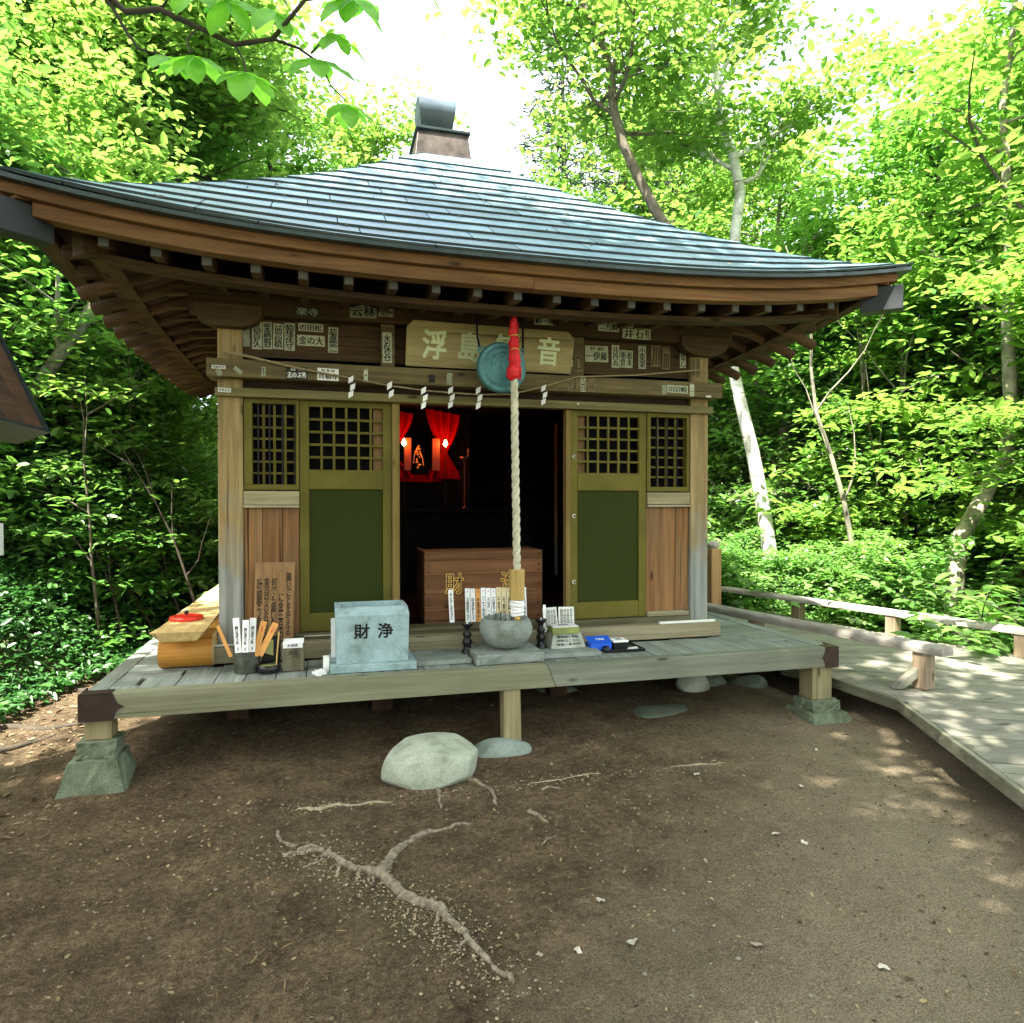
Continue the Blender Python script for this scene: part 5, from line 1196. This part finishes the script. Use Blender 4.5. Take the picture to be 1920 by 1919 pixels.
MB().add([bq(.056, -.035, .33), bq(.056, .035, .33), bq(.056, .035, .40), bq(.056, -.035, .40), bq(.15, -.035, .254), bq(.15, .035, .254), bq(.215, .035, .254), bq(.215, -.035, .254)], [(0, 3, 2, 1), (4, 5, 6, 7), (0, 1, 5, 4), (1, 2, 6, 5), (2, 3, 7, 6), (3, 0, 4, 7)]).build('timber', W_WALK, brc, bevel=.004)
for (x_, y_, h, rr_, lb) in ((4.53, 7.44, .80, .066, 'taller round-capped wooden post at the far end of the boardwalk'), (4.83, 7.95, .55, .06, 'shorter round-capped wooden post behind the taller one')):
    p_ = thing('newel_post', lb, 'post', (x_, y_, .25))
    W_NEW = wood('sunlit_newel_wood', (.26, .13, .055), (.50, .30, .15), 'z', bl=.4, blotch=(.22, .18, .12))  # warmer than the rail posts: sunlight is put into the colour
    MB().box(x_-rr_, x_+rr_, y_-rr_, y_+rr_, .251 if h > .7 else -.2, .25+h-.09).build('shaft', W_NEW, p_, bevel=.006)
    MB().lathe([(rr_*.75, 0), (rr_*.8, .015), (rr_*1.12, .025), (rr_*1.15, .05), (rr_*.9, .085), (.0001, .10)], (x_, y_, .25+h-.089), 16).build('cap', plain('pale_cap', (.55, .5, .42), .7), p_)

# neighbouring little roof at the left edge
nr = thing('small_roofed_stand', 'brown boarded roof tip of a small stand at the left edge', 'stand', (-1.9, 3.0, 0))
RUST = wood('rusty_board', (.028, .014, .007), (.10, .048, .022), 'y')
M = frame((-1.465, 2.55, 2.53), (.40, 0, -.917), (0, 1, 0), (.917, 0, .40))
for q in range(5): MB().box(-.6, .76, .18*q+.002, .18*q+.178, -.03, 0, M).build('roof_board', RUST, nr, bevel=.004)
MB().box(-.6, .76, .02, .88, -.12, -.031, M).build('rafter_board', RUST, nr, bevel=.006)
MB().box(-.6, .775, .902, .92, -.125, .012, M).box(.762, .775, 0, .90, -.125, .01, M).build('edge_trim', LIP, nr)
M = frame((-1.335-.02, 2.55, 2.50), (-.40, 0, -.917), (0, 1, 0), (-.917, 0, .40))
B(-1.93, -1.83, 2.95, 3.05, -.05, 2.5).build('post', W_DARK_Z, nr)
B(-1.75, -1.165, 3.02, 3.05, 1.32, 1.44).build('pale_panel', PAPER, nr)

# ------------------------------------------------------------------ vegetation
def wig(rs, p, d, L, n, droop=0, jit=.25):
    pts = [Vector(p)]; d = Vector(d).normalized()
    for i in range(n):
        d = (d+Vector(rs.normal(size=3))*jit+Vector((0, 0, -droop))).normalized(); pts.append(pts[-1]+d*L/n)
    return pts
def grow(rs, mb, trunk, rad, t0, nb, L, twigs, up=.35, seg=7, jit=.22):
    """trunk tube plus limbs and twigs; returns leaf anchor points"""
    mb.tube(trunk, rad, max(7, seg)); tips = []
    T = [Vector(p) for p in trunk]; n = len(T)-1
    for i in range(nb):
        t = t0+(1-t0)*(i+rs.rand()*.7)/nb; k = min(int(t*n), n-1); f = t*n-k; p = T[k].lerp(T[k+1], f); r = rad[k]*(1-f)+rad[k+1]*f
        a = i*2.4+rs.rand(); l_ = L*(1.05-.45*t)*rs.uniform(.7, 1.2)
        pts = wig(rs, p, (math.cos(a), math.sin(a), up+rs.uniform(-.2, .4)), l_, 5, -.02, jit)
        r0 = min(r*.55, .05); mb.tube(pts, [r0*(1-.16*q) for q in range(6)], 5, False)
        tips += pts[2:]
        for j in range(twigs):
            q = 1+j*4//twigs; d = (pts[q+1]-pts[q]).normalized(); sd = d.cross(Vector((0, 0, 1))).normalized()*(1 if j % 2 else -1)
            tp = wig(rs, pts[q], d*.6+sd*.9+Vector((0, 0, rs.uniform(-.15, .25))), l_*.45, 3, .03, jit)
            mb.tube(tp, [r0*.4, r0*.3, r0*.2, r0*.1], 4, False); tips += tp[1:]
    tips.append(T[-1]); return np.array([tuple(p) for p in tips])
def crown(rs, tips, n, sig, size, up=1.0, wd=.5, droop=.3):
    i = rs.randint(0, len(tips), n); P = tips[i]+rs.normal(size=(n, 3))*np.array([sig, sig, sig*.20])
    return leaves(P, size, rs, up, wd, droop)
def tree(name, label, cat, trunk, rad, seed, nb, L, twigs, n, size, sig, lm, bk, t0=.4, group=None, up=.35, lup=1.5, wd=.52, jit=.22):
    base = trunk[0]; t_ = thing(name, label, cat, base, group); rs = np.random.RandomState(seed); mb = MB()
    tips = grow(rs, mb, trunk, rad, t0, nb, L, twigs, up, jit=jit)
    mb.build('trunk', bk, t_)
    V, F = crown(rs, tips, n, sig, size, lup, wd)
    npmesh('crown', V-np.array(base), F, lm, t_, 3)
    return t_
def copy_thing(t_, loc, rz, s, label=None, sz=None):
    r_ = t_.copy(); COL.objects.link(r_); r_.location = loc; r_.rotation_euler = (0, 0, rz); r_.scale = (s, s, sz or s)
    if label: r_['label'] = label
    for ch in t_.children:
        c = ch.copy(); COL.objects.link(c); c.parent = r_
    return r_
def up_trunk(h, lean, r0, r1, n=8, seed=0):
    rs = np.random.RandomState(seed); pts = [(0, 0, 0)]; x = y = 0
    for i in range(n): x += lean[0]/n+rs.normal()*.05*h/n*2; y += lean[1]/n+rs.normal()*.05*h/n*2; pts.append((x, y, h*(i+1)/n))
    return pts, [r0+(r1-r0)*(i/n)**.8 for i in range(n+1)]
# prototypes far out of the way are moved into their first place below
def proto(kind):
    if kind == 'tall_a': p, r = up_trunk(11, (.8, .3), .15, .03, seed=1); return tree('broadleaf_tree', '', 'tree', p, r, 1, 26, 3.4, 5, 12500, .16, .30, L_YEL, BARK, .28)
    if kind == 'tall_b': p, r = up_trunk(10, (-.6, .5), .13, .03, seed=2); return tree('broadleaf_tree', '', 'tree', p, r, 2, 26, 3.0, 5, 12500, .15, .28, L_MID, BARKD, .25)
    if kind == 'spray':
        rs = np.random.RandomState(33); t_ = thing('arching_shrub', '', 'shrub', (0, 0, 0)); mb = MB(); P = []; D = []
        for q in range(13):
            a = q*2.4; pts = wig(rs, (0, 0, 0), (math.cos(a)*.55, math.sin(a)*.55, 1), rs.uniform(.9, 1.7), 9, .13, .06); mb.tube(pts, [.009*(1-.09*i) for i in range(10)], 5)
            for i in range(3, 10):
                for m_ in (0, .5):
                    p = pts[i-1].lerp(pts[i], m_); d = (pts[i]-pts[i-1]).normalized(); sd = d.cross(Vector((0, 0, 1))).normalized()
                    for sg in (-1, 1): P.append(tuple(p)); D.append(tuple(d*.5+sd*sg))
        mb.build('stems', BARKD, t_); V, F = leaves(np.array(P), .13, rs, 2.2, .55, .3, np.array(D)); npmesh('leaves', V, F, L_SHR, t_, 3); return t_
    if kind == 'shade': p, r = up_trunk(10.5, (.3, .3), .16, .03, seed=9); return tree('broadleaf_tree', '', 'tree', p, r, 9, 18, 3.6, 5, 16000, .15, .40, L_YEL, BARK, .58)
    if kind == 'young': p, r = up_trunk(5.2, (.3, -.2), .055, .012, seed=3); return tree('young_tree', '', 'tree', p, r, 3, 18, 1.7, 5, 8000, .115, .22, L_SHR, BARK, .15, lup=1.5)
    if kind == 'young_y': p, r = up_trunk(5.6, (-.3, -.2), .055, .012, seed=4); return tree('young_tree', '', 'tree', p, r, 4, 18, 1.8, 5, 9000, .12, .25, L_YEL, BARK, .18)
    if kind == 'bush': p, r = up_trunk(1.9, (.1, 0), .03, .008, seed=5); return tree('leafy_shrub', '', 'shrub', p, r, 5, 18, 1.35, 4, 3900, .115, .16, L_SHR, BARKD, .05, lup=1.5)
    if kind == 'bush_y': p, r = up_trunk(2.2, (.1, 0), .03, .008, seed=6); return tree('leafy_shrub', '', 'shrub', p, r, 6, 18, 1.4, 4, 3900, .13, .17, L_SHR, BARKD, .05, lup=1.7)
    if kind == 'bush_d': p, r = up_trunk(1.8, (.1, 0), .03, .008, seed=7); return tree('leafy_shrub', '', 'shrub', p, r, 7, 20, 1.1, 5, 5200, .095, .17, L_DRK, BARKD, .05)
PR = {}
def put(kind, pos, s, label, rz=None, group=None, z=None):
    x, y = pos; z = gz(x, y)-.05 if z is None else z
    rz = rz if rz is not None else (x*7.3+y*3.1) % 6.28
    if kind not in PR: PR[kind] = proto(kind); t_ = PR[kind]; t_.location = (x, y, z); t_.rotation_euler = (0, 0, rz); t_.scale = (s, s, s); t_['label'] = label
    else: t_ = copy_thing(PR[kind], (x, y, z), rz, s, label)
    if group: t_['group'] = group
    return t_
def polar(px, d, lat=0):                      # place by bearing (deg clockwise from +Y) and distance
    return (d*math.sin(R(px)), d*math.cos(R(px)))
# custom trees that can be picked out in the photograph
def lerp_r(n, a, b_): return [a+(b_-a)*i/(n-1) for i in range(n)]
bt_ = [(6.50, 8.77, -.9), (6.45, 8.79, -.41), (6.36, 8.83, .44), (6.23, 8.88, 1.38), (6.08, 8.93, 2.24), (5.90, 8.99, 3.02), (5.80, 9.02, 3.48), (5.74, 8.95, 4.3), (5.73, 8.86, 5.43), (5.8, 8.85, 5.97), (5.7, 8.88, 6.5), (5.53, 8.94, 6.96), (5.48, 8.96, 7.73), (5.36, 9.0, 8.26), (5.32, 9.02, 8.72), (5.2, 9.05, 9.6)]
tree('birch_tree', 'white-barked birch leaning behind the right corner of the shrine and above its roof', 'tree', bt_, [.15, .13, .115, .108, .10, .09, .085, .08, .078, .075, .07, .065, .06, .05, .04, .02], 51, 16, 2.6, 5, 7500, .12, .26, L_YEL, BIRCH, .60, up=.45)
tree('mottled_tree', 'dark mottled trunk standing just right of the white birch', 'tree', [(7.51, 9.85, -.9), (7.41, 9.89, .75), (7.34, 9.93, 1.89), (7.37, 9.93, 2.77), (7.52, 9.9, 3.3), (7.61, 9.89, 4.17), (7.8, 9.9, 6)], [.15, .13, .12, .11, .10, .08, .05], 52, 9, 2.2, 5, 5200, .13, .3, L_MID, BARKM, .45)
tree('forked_maple', 'slender forked tree rising just behind the right roof slope', 'tree', [(4.7, 8.1, 0), (4.5, 8.15, 2.8), (4.36, 8.19, 4.97), (4.18, 8.24, 5.25), (3.94, 8.32, 5.73), (3.76, 8.37, 6.14), (3.64, 8.41, 6.62), (3.61, 8.42, 7.04), (3.48, 8.47, 7.52), (3.25, 8.54, 8.0), (3.05, 8.57, 8.8)], [.12, .1, .075, .07, .066, .062, .058, .055, .045, .035, .02], 53, 13, 2.3, 5, 5200, .12, .26, L_YEL, BARK, .52, up=.5)
tree('leaning_tree', 'mossy leaning trunk at the right, bending left to right', 'tree', [(6.6, 6.5, -1.1), (6.85, 6.42, -.2), (6.99, 6.38, .43), (7.05, 6.37, 1.1), (7.29, 6.31, 1.53), (7.56, 6.24, 2.08), (7.62, 6.23, 2.51), (7.59, 6.26, 3.49), (7.61, 6.26, 4.34), (7.58, 6.28, 5.26), (7.54, 6.3, 6.06), (7.66, 6.28, 6.91), (7.73, 6.28, 7.9)], [.12, .10, .09, .09, .085, .08, .075, .065, .055, .05, .04, .03, .02], 55, 10, 1.8, 4, 3800, .11, .25, L_MID, plain('pale_lichen_bark', (.26, .24, .17), .9, var=.6, vscale=7, bmp=1, bscale=20), .60)
tree('mossy_tree', 'mossy slanting trunk in the middle of the right-hand woods', 'tree', [(8.7, 9.0, -1), (8.8, 8.99, .8), (8.89, 8.99, 1.87), (9.02, 8.97, 2.71), (9.22, 8.92, 3.55), (9.4, 8.88, 4.06), (9.55, 8.85, 4.73), (9.72, 8.82, 5.82)], lerp_r(8, .12, .04), 56, 10, 2.0, 5, 5200, .12, .28, L_MID, BARKM, .5)
tree('left_tree', 'dark forked trunk showing above the left roof slope', 'tree', [(-2.7, 12.2, 0), (-2.6, 12.15, 4), (-2.46, 12.13, 5.91), (-2.29, 12.09, 6.67), (-2.17, 12.07, 7.0), (-2.05, 12.04, 7.42), (-1.92, 12.01, 7.93), (-1.6, 12.0, 9.2)], lerp_r(8, .22, .05), 57, 14, 3.2, 5, 9000, .14, .36, L_YEL, BARKD, .5, up=.5)
tree('left_tree', 'thinner upright trunk left of the dark forked one', 'tree', [(-2.6, 11.1, 0), (-2.56, 11.12, 5.97), (-2.49, 11.11, 6.43), (-2.51, 11.12, 7.04), (-2.59, 11.16, 7.8), (-2.74, 11.21, 8.9)], lerp_r(6, .12, .03), 58, 14, 3.0, 5, 9000, .13, .36, L_YEL, BARKD, .5, up=.5)
tree('slanting_tree', 'bare slanting trunk seen under the left eave', 'tree', [(-3.5, 7.7, .6), (-3.0, 7.56, 1.9), (-2.8, 7.51, 2.23), (-2.61, 7.46, 2.52), (-2.37, 7.4, 2.87), (-2.1, 7.33, 3.27), (-1.88, 7.28, 3.62), (-1.5, 9.0, 5.2)], [.09, .075, .07, .068, .062, .055, .05, .02], 59, 5, 1.6, 4, 1500, .10, .25, L_MID, BARKM, .2)

grp_r = 'broadleaf trees of the right-hand woods'; grp_l = 'broadleaf trees of the left-hand woods'
RT = [(33, 13.5, 'tall_a', .80), (38, 14, 'tall_b', .68), (43, 13, 'tall_a', .68), (48, 11.5, 'tall_b', .9), (53, 10.5, 'tall_a', .95), (58, 10, 'tall_b', 1.0),
      (24, 15, 'tall_b', .80), (28, 17, 'tall_a', .95), (31, 19, 'tall_b', 1.0), (35, 18, 'tall_a', .75), (40, 19, 'tall_b', .72), (45, 18, 'tall_a', .95), (50, 17, 'tall_b', 1.1), (55, 16, 'tall_a', 1.1), (20, 20, 'tall_b', .78), (26, 23, 'tall_a', 1.0), (34, 25, 'tall_b', .85), (42, 25, 'tall_a', .85), (49, 24, 'tall_b', 1.1), (57, 22, 'tall_a', 1.1), (62, 14, 'tall_b', 1.1)]
for i, (a, d, k, s) in enumerate(RT):
    put(k, polar(a, d), s, 'tall leafy broadleaf tree deep in the woods right of the shrine', group=grp_r)
LT = [(-21, 12, 'tall_a', .95), (-16, 11.5, 'tall_b', .85), (-11, 14, 'tall_a', .95), (-6, 15.5, 'tall_b', .95), (-1, 17, 'tall_a', .88), (3, 21, 'tall_b', .9), (-23, 16, 'tall_b', 1.1), (-18, 18, 'tall_a', 1.1), (-12, 20, 'tall_b', 1.1), (-6, 21, 'tall_a', 1.1), (-1, 24, 'tall_b', 1.0), (-29, 14, 'tall_a', 1.1), (9, 26, 'tall_a', .62), (14, 27, 'tall_b', .66)]
for i, (a, d, k, s) in enumerate(LT):
    put(k, polar(a, d), s, 'tall leafy broadleaf tree in the woods left of and behind the shrine', group=grp_l)
YR = [(28.5, 13, 'young_y', .8), (34.5, 13.6, 'young', .85), (42, 11.6, 'young_y', .8), (44.5, 11.2, 'young', .8), (47, 12.6, 'young_y', .9), (54.5, 11.2, 'young', .8), (56, 8.6, 'young_y', .85), (29.5, 13.5, 'young', 1.0), (38, 11.8, 'young', 1.0), (40, 11.8, 'young', .95), (45.5, 11, 'young_y', 1), (50, 11, 'young', 1)]
ORD = ['first', 'second', 'third', 'fourth', 'fifth', 'sixth', 'seventh', 'eighth', 'ninth', 'tenth', 'eleventh', 'twelfth']
for i_, (a, d, k, s) in enumerate(sorted(YR)): put(k, polar(a, d), s, 'young slender leafy tree beyond the boardwalk, %s from the left' % ORD[i_], group='young trees beyond the boardwalk')
YL = [(-20, 8.2, 'young', .8), (-17, 9.2, 'young_y', .85), (-14, 9.6, 'young', .8), (-24, 8.6, 'young', .9), (-11.5, 11, 'young_y', .9), (-15.5, 10.2, 'young_y', .95), (-19.5, 9.6, 'young_y', .85), (-13, 9.0, 'young_y', .7), (-17.3, 8.6, 'young_y', .7), (-9, 12.3, 'young', .9), (-18, 11, 'young_y', 1.05), (-22, 10.5, 'young', 1.05)]
for i_, (a, d, k, s) in enumerate(sorted(YL)): put(k, polar(a, d), s, 'young slender leafy tree on the left bank, %s from the left' % ORD[i_], group='young trees on the left bank')
rr = random.Random(77)
for i in range(30):
    a = 31.5+i*.85+rr.uniform(-.3, .3); dmin = {True: 9.3, False: 8.3}[a < 40] if a < 46 else 7.7
    d = dmin+rr.uniform(.1, 2.4)
    if 30.5 < a < 44.5: d = max(d, 12.0)+rr.uniform(0, 1)
    elif 45.5 < a < 54: d = max(d, 10.6)+rr.uniform(0, 1)
    put(rr.choice(('bush', 'bush_y', 'bush_y', 'bush')), polar(a, d), rr.uniform(.6, .95), 'leafy shrub of the undergrowth beyond the boardwalk rail', group='shrubs beyond the boardwalk')
for i in range(38):
    a = -25+i*.5; d = 7.8+rr.uniform(0, 4.4); put(rr.choice(('bush', 'bush_y', 'bush_d')), polar(a, d), rr.uniform(.55, .85), 'leafy shrub of the undergrowth on the left bank', group='shrubs on the left bank')
for i in range(9):
    a = -12+i*4.0; d = 12.5+rr.uniform(0, 3); put('bush_d', polar(a, d), 1.2, 'dark shrub hidden behind the shrine', group='shrubs behind the shrine')
for i_, (x, y, s_) in enumerate(((5.85, 4.75, 1.0), (6.2, 5.4, 1.15), (5.75, 5.6, .8), (6.3, 4.6, 1.1), (5.3, 7.0, .8), (5.15, 7.7, .9), (6.6, 6.0, 1.2))):
    put('spray', (x, y), s_, 'arching shrub with paired pale leaves by the far rail, %s from the right edge' % ORD[[0, 3, 4, 1, 5, 6, 2][i_]], group='arching shrubs by the far rail')
for i_, (a, d, s_) in enumerate(((31.5, 9.4, .5), (33.2, 9.9, .5), (35.2, 9.7, .42), (37.3, 9.6, .45), (39.2, 9.2, .5), (40.8, 9.0, .5), (42.4, 8.7, .5), (44, 8.4, .55))):
    put(('bush', 'bush_y')[i_ % 2], polar(a, d), s_, 'low leafy shrub at the foot of the birch, %s from the left' % ORD[i_], group='shrubs beyond the boardwalk')
# shade trees beside and behind the camera
for i, (x, y, k, s) in enumerate(((-3.0, .6, 'shade', 1.0), (-5.6, -1.4, 'shade', 1.0), (-2.0, -2.6, 'shade', 1.0), (1.3, -1.3, 'shade', .95), (-.6, -5.2, 'shade', 1.0), (-3.5, -7, 'tall_a', 1.0), (3.5, -8, 'tall_b', 1.0), (9, -6, 'tall_a', .9))):
    put(k, (x, y), s, 'tall broadleaf tree standing outside the view, shading the clearing', group='trees around the clearing')
# conifers
def conifer(seed):
    rs = np.random.RandomState(seed); t_ = thing('conifer', '', 'tree', (0, 0, 0)); h = 13.0
    mb = MB(); mb.tube([(0, 0, 0), (.1, 0, h*.5), (0, 0, h)], [.22, .14, .03], 8); P = []; D = []
    for i in range(110):
        z = 2.5+(h-2.6)*(i/110); L = 2.3*(1-(z-2.5)/(h-1.5))**.8+.25; a = i*2.4; d = Vector((math.cos(a), math.sin(a), .05)); p = Vector((0, 0, z))
        pts = [p, p+d*L*.5+Vector((0, 0, -.05*L)), p+d*L+Vector((0, 0, -.12*L))]; mb.tube(pts, [.03, .02, .006], 4, False)
        n = int(60*L)
        t = rs.rand(n)**.7; q = np.array([tuple(p)])+np.outer(t, np.array(d)*L); q[:, 2] -= .12*L*t; q += rs.normal(size=(n, 3))*np.array([.13, .13, .10])*(1.1-.3*t)[:, None]
        P.append(q); dd = np.tile(np.array(d), (n, 1))+rs.normal(size=(n, 3))*.6; D.append(dd)
    mb.build('trunk', BARKD, t_); V, F = leaves(np.concatenate(P), .17, rs, .6, .22, .5, np.concatenate(D)); npmesh('crown', V, F, L_CON, t_, 3)
    return t_
c0 = conifer(5)
for i, (a, d, s, lb) in enumerate(((19.3, 19, 1.0, 'dark conifer behind the roof, nearest the open sky'), (24.5, 17.5, .98, 'dark conifer second behind the right roof slope'), (28.5, 21, 1.15, 'dark conifer farthest right behind the roof'), (-25.5, 19, 1.2, 'dark conifer at the upper left edge'))):
    x, y = polar(a, d)
    if i == 0: c0.location = (x, y, gz(x, y)); c0.scale = (s,)*3; c0['label'] = lb; c0['group'] = 'dark conifers'
    else:
        c = copy_thing(c0, (x, y, gz(x, y)), i*1.7, s, lb)
# bank ground cover on the left
n = 120000; x = rs.uniform(-7.5, -1.5, n); y = rs.uniform(3.4, 12, n)
d = -1.75-.25*np.clip(6.5-y, -2, 4)-.2*np.sin(y*1.3)-x
hgt = .12+.52*sstep(0, .7, d)*(.6+.9*(fbm(x*1.6, y*1.6)+.4))
k = d > -.05+.25*rs.rand(n)*0
P = np.stack([x, y, ground(x, y)+hgt*rs.uniform(.25, 1, n)**.6], 1)[k]
V, F = leaves(P, .060, rs, 1.2, .5, .4)
npmesh('bank_ground_cover', V, F, L_BANK, None, 3, kind='stuff')
n = 16000; x = rs.uniform(5.6, 11, n); y = rs.uniform(2.5, 11, n); P = np.stack([x, y, ground(x, y)+.5*rs.rand(n)*(.5+fbm(x*2, y*2)+.4)], 1); k = x > 5.75+.0*y
V, F = leaves(P[k], .085, rs, 1.4, .5, .4); npmesh('undergrowth', V, F, L_MID, None, 3, kind='stuff')
# thin bare saplings on the left bank
rr = random.Random(40)
for i in range(18):
    a = rr.uniform(-21.5, -7.5); d = rr.uniform(7.2, 10.5); x, y = polar(a, d); rsx = np.random.RandomState(100+i)
    pts = wig(rsx, (x, y, gz(x, y)), (rr.uniform(-.45, .45), rr.uniform(-.2, .2), 1), rr.uniform(1.8, 3.4), 6, 0, .10)
    mb = MB().tube(pts, [.018*(1-.14*q) for q in range(7)], 6)
    for q in (2, 3, 4, 5): mb.tube(wig(rsx, pts[q], (rr.uniform(-1, 1), rr.uniform(-.3, .3), .8), .8, 4, 0, .15), [.009, .007, .005, .003, .001], 4, False)
    tag(mb.build('bare_sapling', BARKD if i % 3 else BARK, None), 'thin bare sapling stem on the left bank', 'sapling', 'bare saplings on the left bank')

P = []
for q in range(34):
    u = rs.uniform(-2.2, 2.2); d = rs.uniform(max(abs(u)+.1, .5), 2.55); P.append(side(0, u, d, zroof(d, u/d)+.012))
V, F = leaves(np.array(P), .036, rs, 2.2, .5, .2); npmesh('roof_leaf_litter', V, F, DEAD, None, 4, kind='stuff')
for i in range(11):
    a = 41+i*1.15+rr.uniform(-.5, .5); d = rr.uniform(9.2, 12.5); x, y = polar(a, d); rsx = np.random.RandomState(300+i)
    if 35 < a < 37.5: d += 2; x, y = polar(a, d)
    pts = wig(rsx, (x, y, gz(x, y)), (rr.uniform(-.3, .3), rr.uniform(-.2, .2), 1), rr.uniform(4.5, 6.5), 9, 0, .10); r0 = rr.uniform(.03, .055)
    mb = MB().tube(pts, [r0*(1-.09*q) for q in range(10)], 7)
    for q in (3, 4, 5, 6, 7): mb.tube(wig(rsx, pts[q], (rr.uniform(-1, 1), rr.uniform(-.5, .5), .7), 1.5, 5, 0, .15), [r0*.4, r0*.32, r0*.24, r0*.15, r0*.08, .001], 5, False)
    tag(mb.build('slender_stem', (BARKM, BARK, BARKD)[i % 3], None), 'slender bare understorey stem in the right-hand woods, %s from the left' % ORD[i], 'sapling', 'slender stems in the right-hand woods')
# overhanging branch with large leaves, top left
bg_ = thing('large_leaved_tree', 'overhanging branch with large whorled leaves at the upper left', 'tree', (-3.0, 3.4, 0))
mb = MB().tube([(-3.0, 3.4, 0), (-2.95, 3.5, 2.5), (-2.6, 3.8, 4.4), (-2.3, 4.2, 6.5)], [.13, .11, .08, .04], 10)
B1 = [(-2.6, 3.8, 4.4), (-1.75, 4.25, 4.44), (-1.12, 4.07, 4.19), (-.97, 4.03, 4.05), (-.80, 3.98, 4.06), (-.61, 3.93, 3.97), (-.43, 3.88, 3.88), (-.24, 3.83, 3.91), (-.08, 3.79, 4.11), (.05, 3.78, 4.4)]
mb.tube(B1, [.04, .03, .018, .016, .015, .014, .013, .012, .01, .006], 8)
for pts, r0 in (([(-1.12, 4.07, 4.19), (-1.03, 4.04, 4.06), (-.97, 4.03, 3.95), (-.91, 4.01, 3.86), (-.77, 3.97, 3.82)], .011), ([(-.24, 3.83, 3.91), (-.11, 3.79, 3.86), (0, 3.76, 3.78), (.05, 3.75, 3.67), (.13, 3.72, 3.58)], .008), ([(-.43, 3.88, 3.88), (-.38, 3.84, 3.78), (-.36, 3.80, 3.68)], .006),
                ([(-.61, 3.93, 3.97), (-.66, 3.90, 3.88), (-.64, 3.88, 3.80)], .006), ([(-.08, 3.79, 4.11), (.04, 3.75, 4.12), (.16, 3.72, 4.13)], .006), ([(-.80, 3.98, 4.06), (-.7, 3.9, 4.14), (-.6, 3.88, 4.17)], .006), ([(-.05, 3.77, 3.83), (.02, 3.74, 3.90), (.08, 3.72, 3.92)], .005)):
    mb.tube(pts, [r0*(1-.15*i) for i in range(len(pts))], 6)
mb.build('branch', BARKD, bg_)
def bigleaf_mesh():
    out = [(0, 0), (.12, .08), (.22, .2), (.28, .38), (.29, .55), (.25, .74), (.14, .9), (0, 1.0)]
    vs = [(0, y, -.10*y*y) for _, y in out]; L = [(x, y, .07*x/.29-.10*y*y+.02*math.sin(y*14)) for x, y in out]; Rr = [(-x, y, .07*x/.29-.10*y*y-.02*math.sin(y*14)) for x, y in out]
    n = len(out); V = vs+L+Rr; F = []
    for i in range(n-1): F += [(i, i+1, n+i+1, n+i), (i, 2*n+i, 2*n+i+1, i+1)]
    me = bpy.data.meshes.new('leaf'); me.from_pydata(V, [], F); me.materials.append(L_BIG); me.polygons.foreach_set('use_smooth', [True]*len(F)); return me
LM = bigleaf_mesh(); rr = random.Random(21); bb_ = base_of(bg_)
def whorl(c, n, L, tilt, mis=0):
    for i in range(n):
        a = i*6.283/n+mis+rr.uniform(-.2, .2); o = bpy.data.objects.new('leaf', LM); COL.objects.link(o); o.parent = bg_
        l_ = L*rr.uniform(.75, 1.1)
        M = Matrix.Translation(Vector(c)-bb_) @ Matrix.Rotation(R(tilt), 4, 'X') @ Matrix.Rotation(a, 4, 'Z') @ Matrix.Rotation(R(rr.uniform(-38, -12)), 4, 'X') @ Matrix.Diagonal((l_*.95, l_, l_, 1)); o.matrix_local = M
for c, n, L, t_, m_ in (((.17, 3.72, 4.12), 7, .21, 38, .2), ((-.37, 3.80, 3.70), 7, .19, 30, .5), ((-.02, 3.76, 3.80), 5, .17, 35, .9), ((.13, 3.72, 3.57), 6, .15, 25, .1), ((-.60, 3.88, 4.17), 7, .20, 40, .7), ((-.63, 3.88, 3.79), 6, .18, 30, .3), ((-.77, 3.97, 3.82), 5, .14, 30, .2), ((-.24, 3.83, 4.06), 6, .18, 40, .6), ((-1.3, 4.1, 4.3), 7, .2, 30, .2), ((.08, 3.72, 3.92), 5, .15, 40, 1.2), ((-.45, 3.86, 4.08), 5, .16, 50, 1.2)):
    whorl(c, n, L*1.18, t_, m_)

for o in bpy.data.objects:
    if '_b' in o: del o['_b']
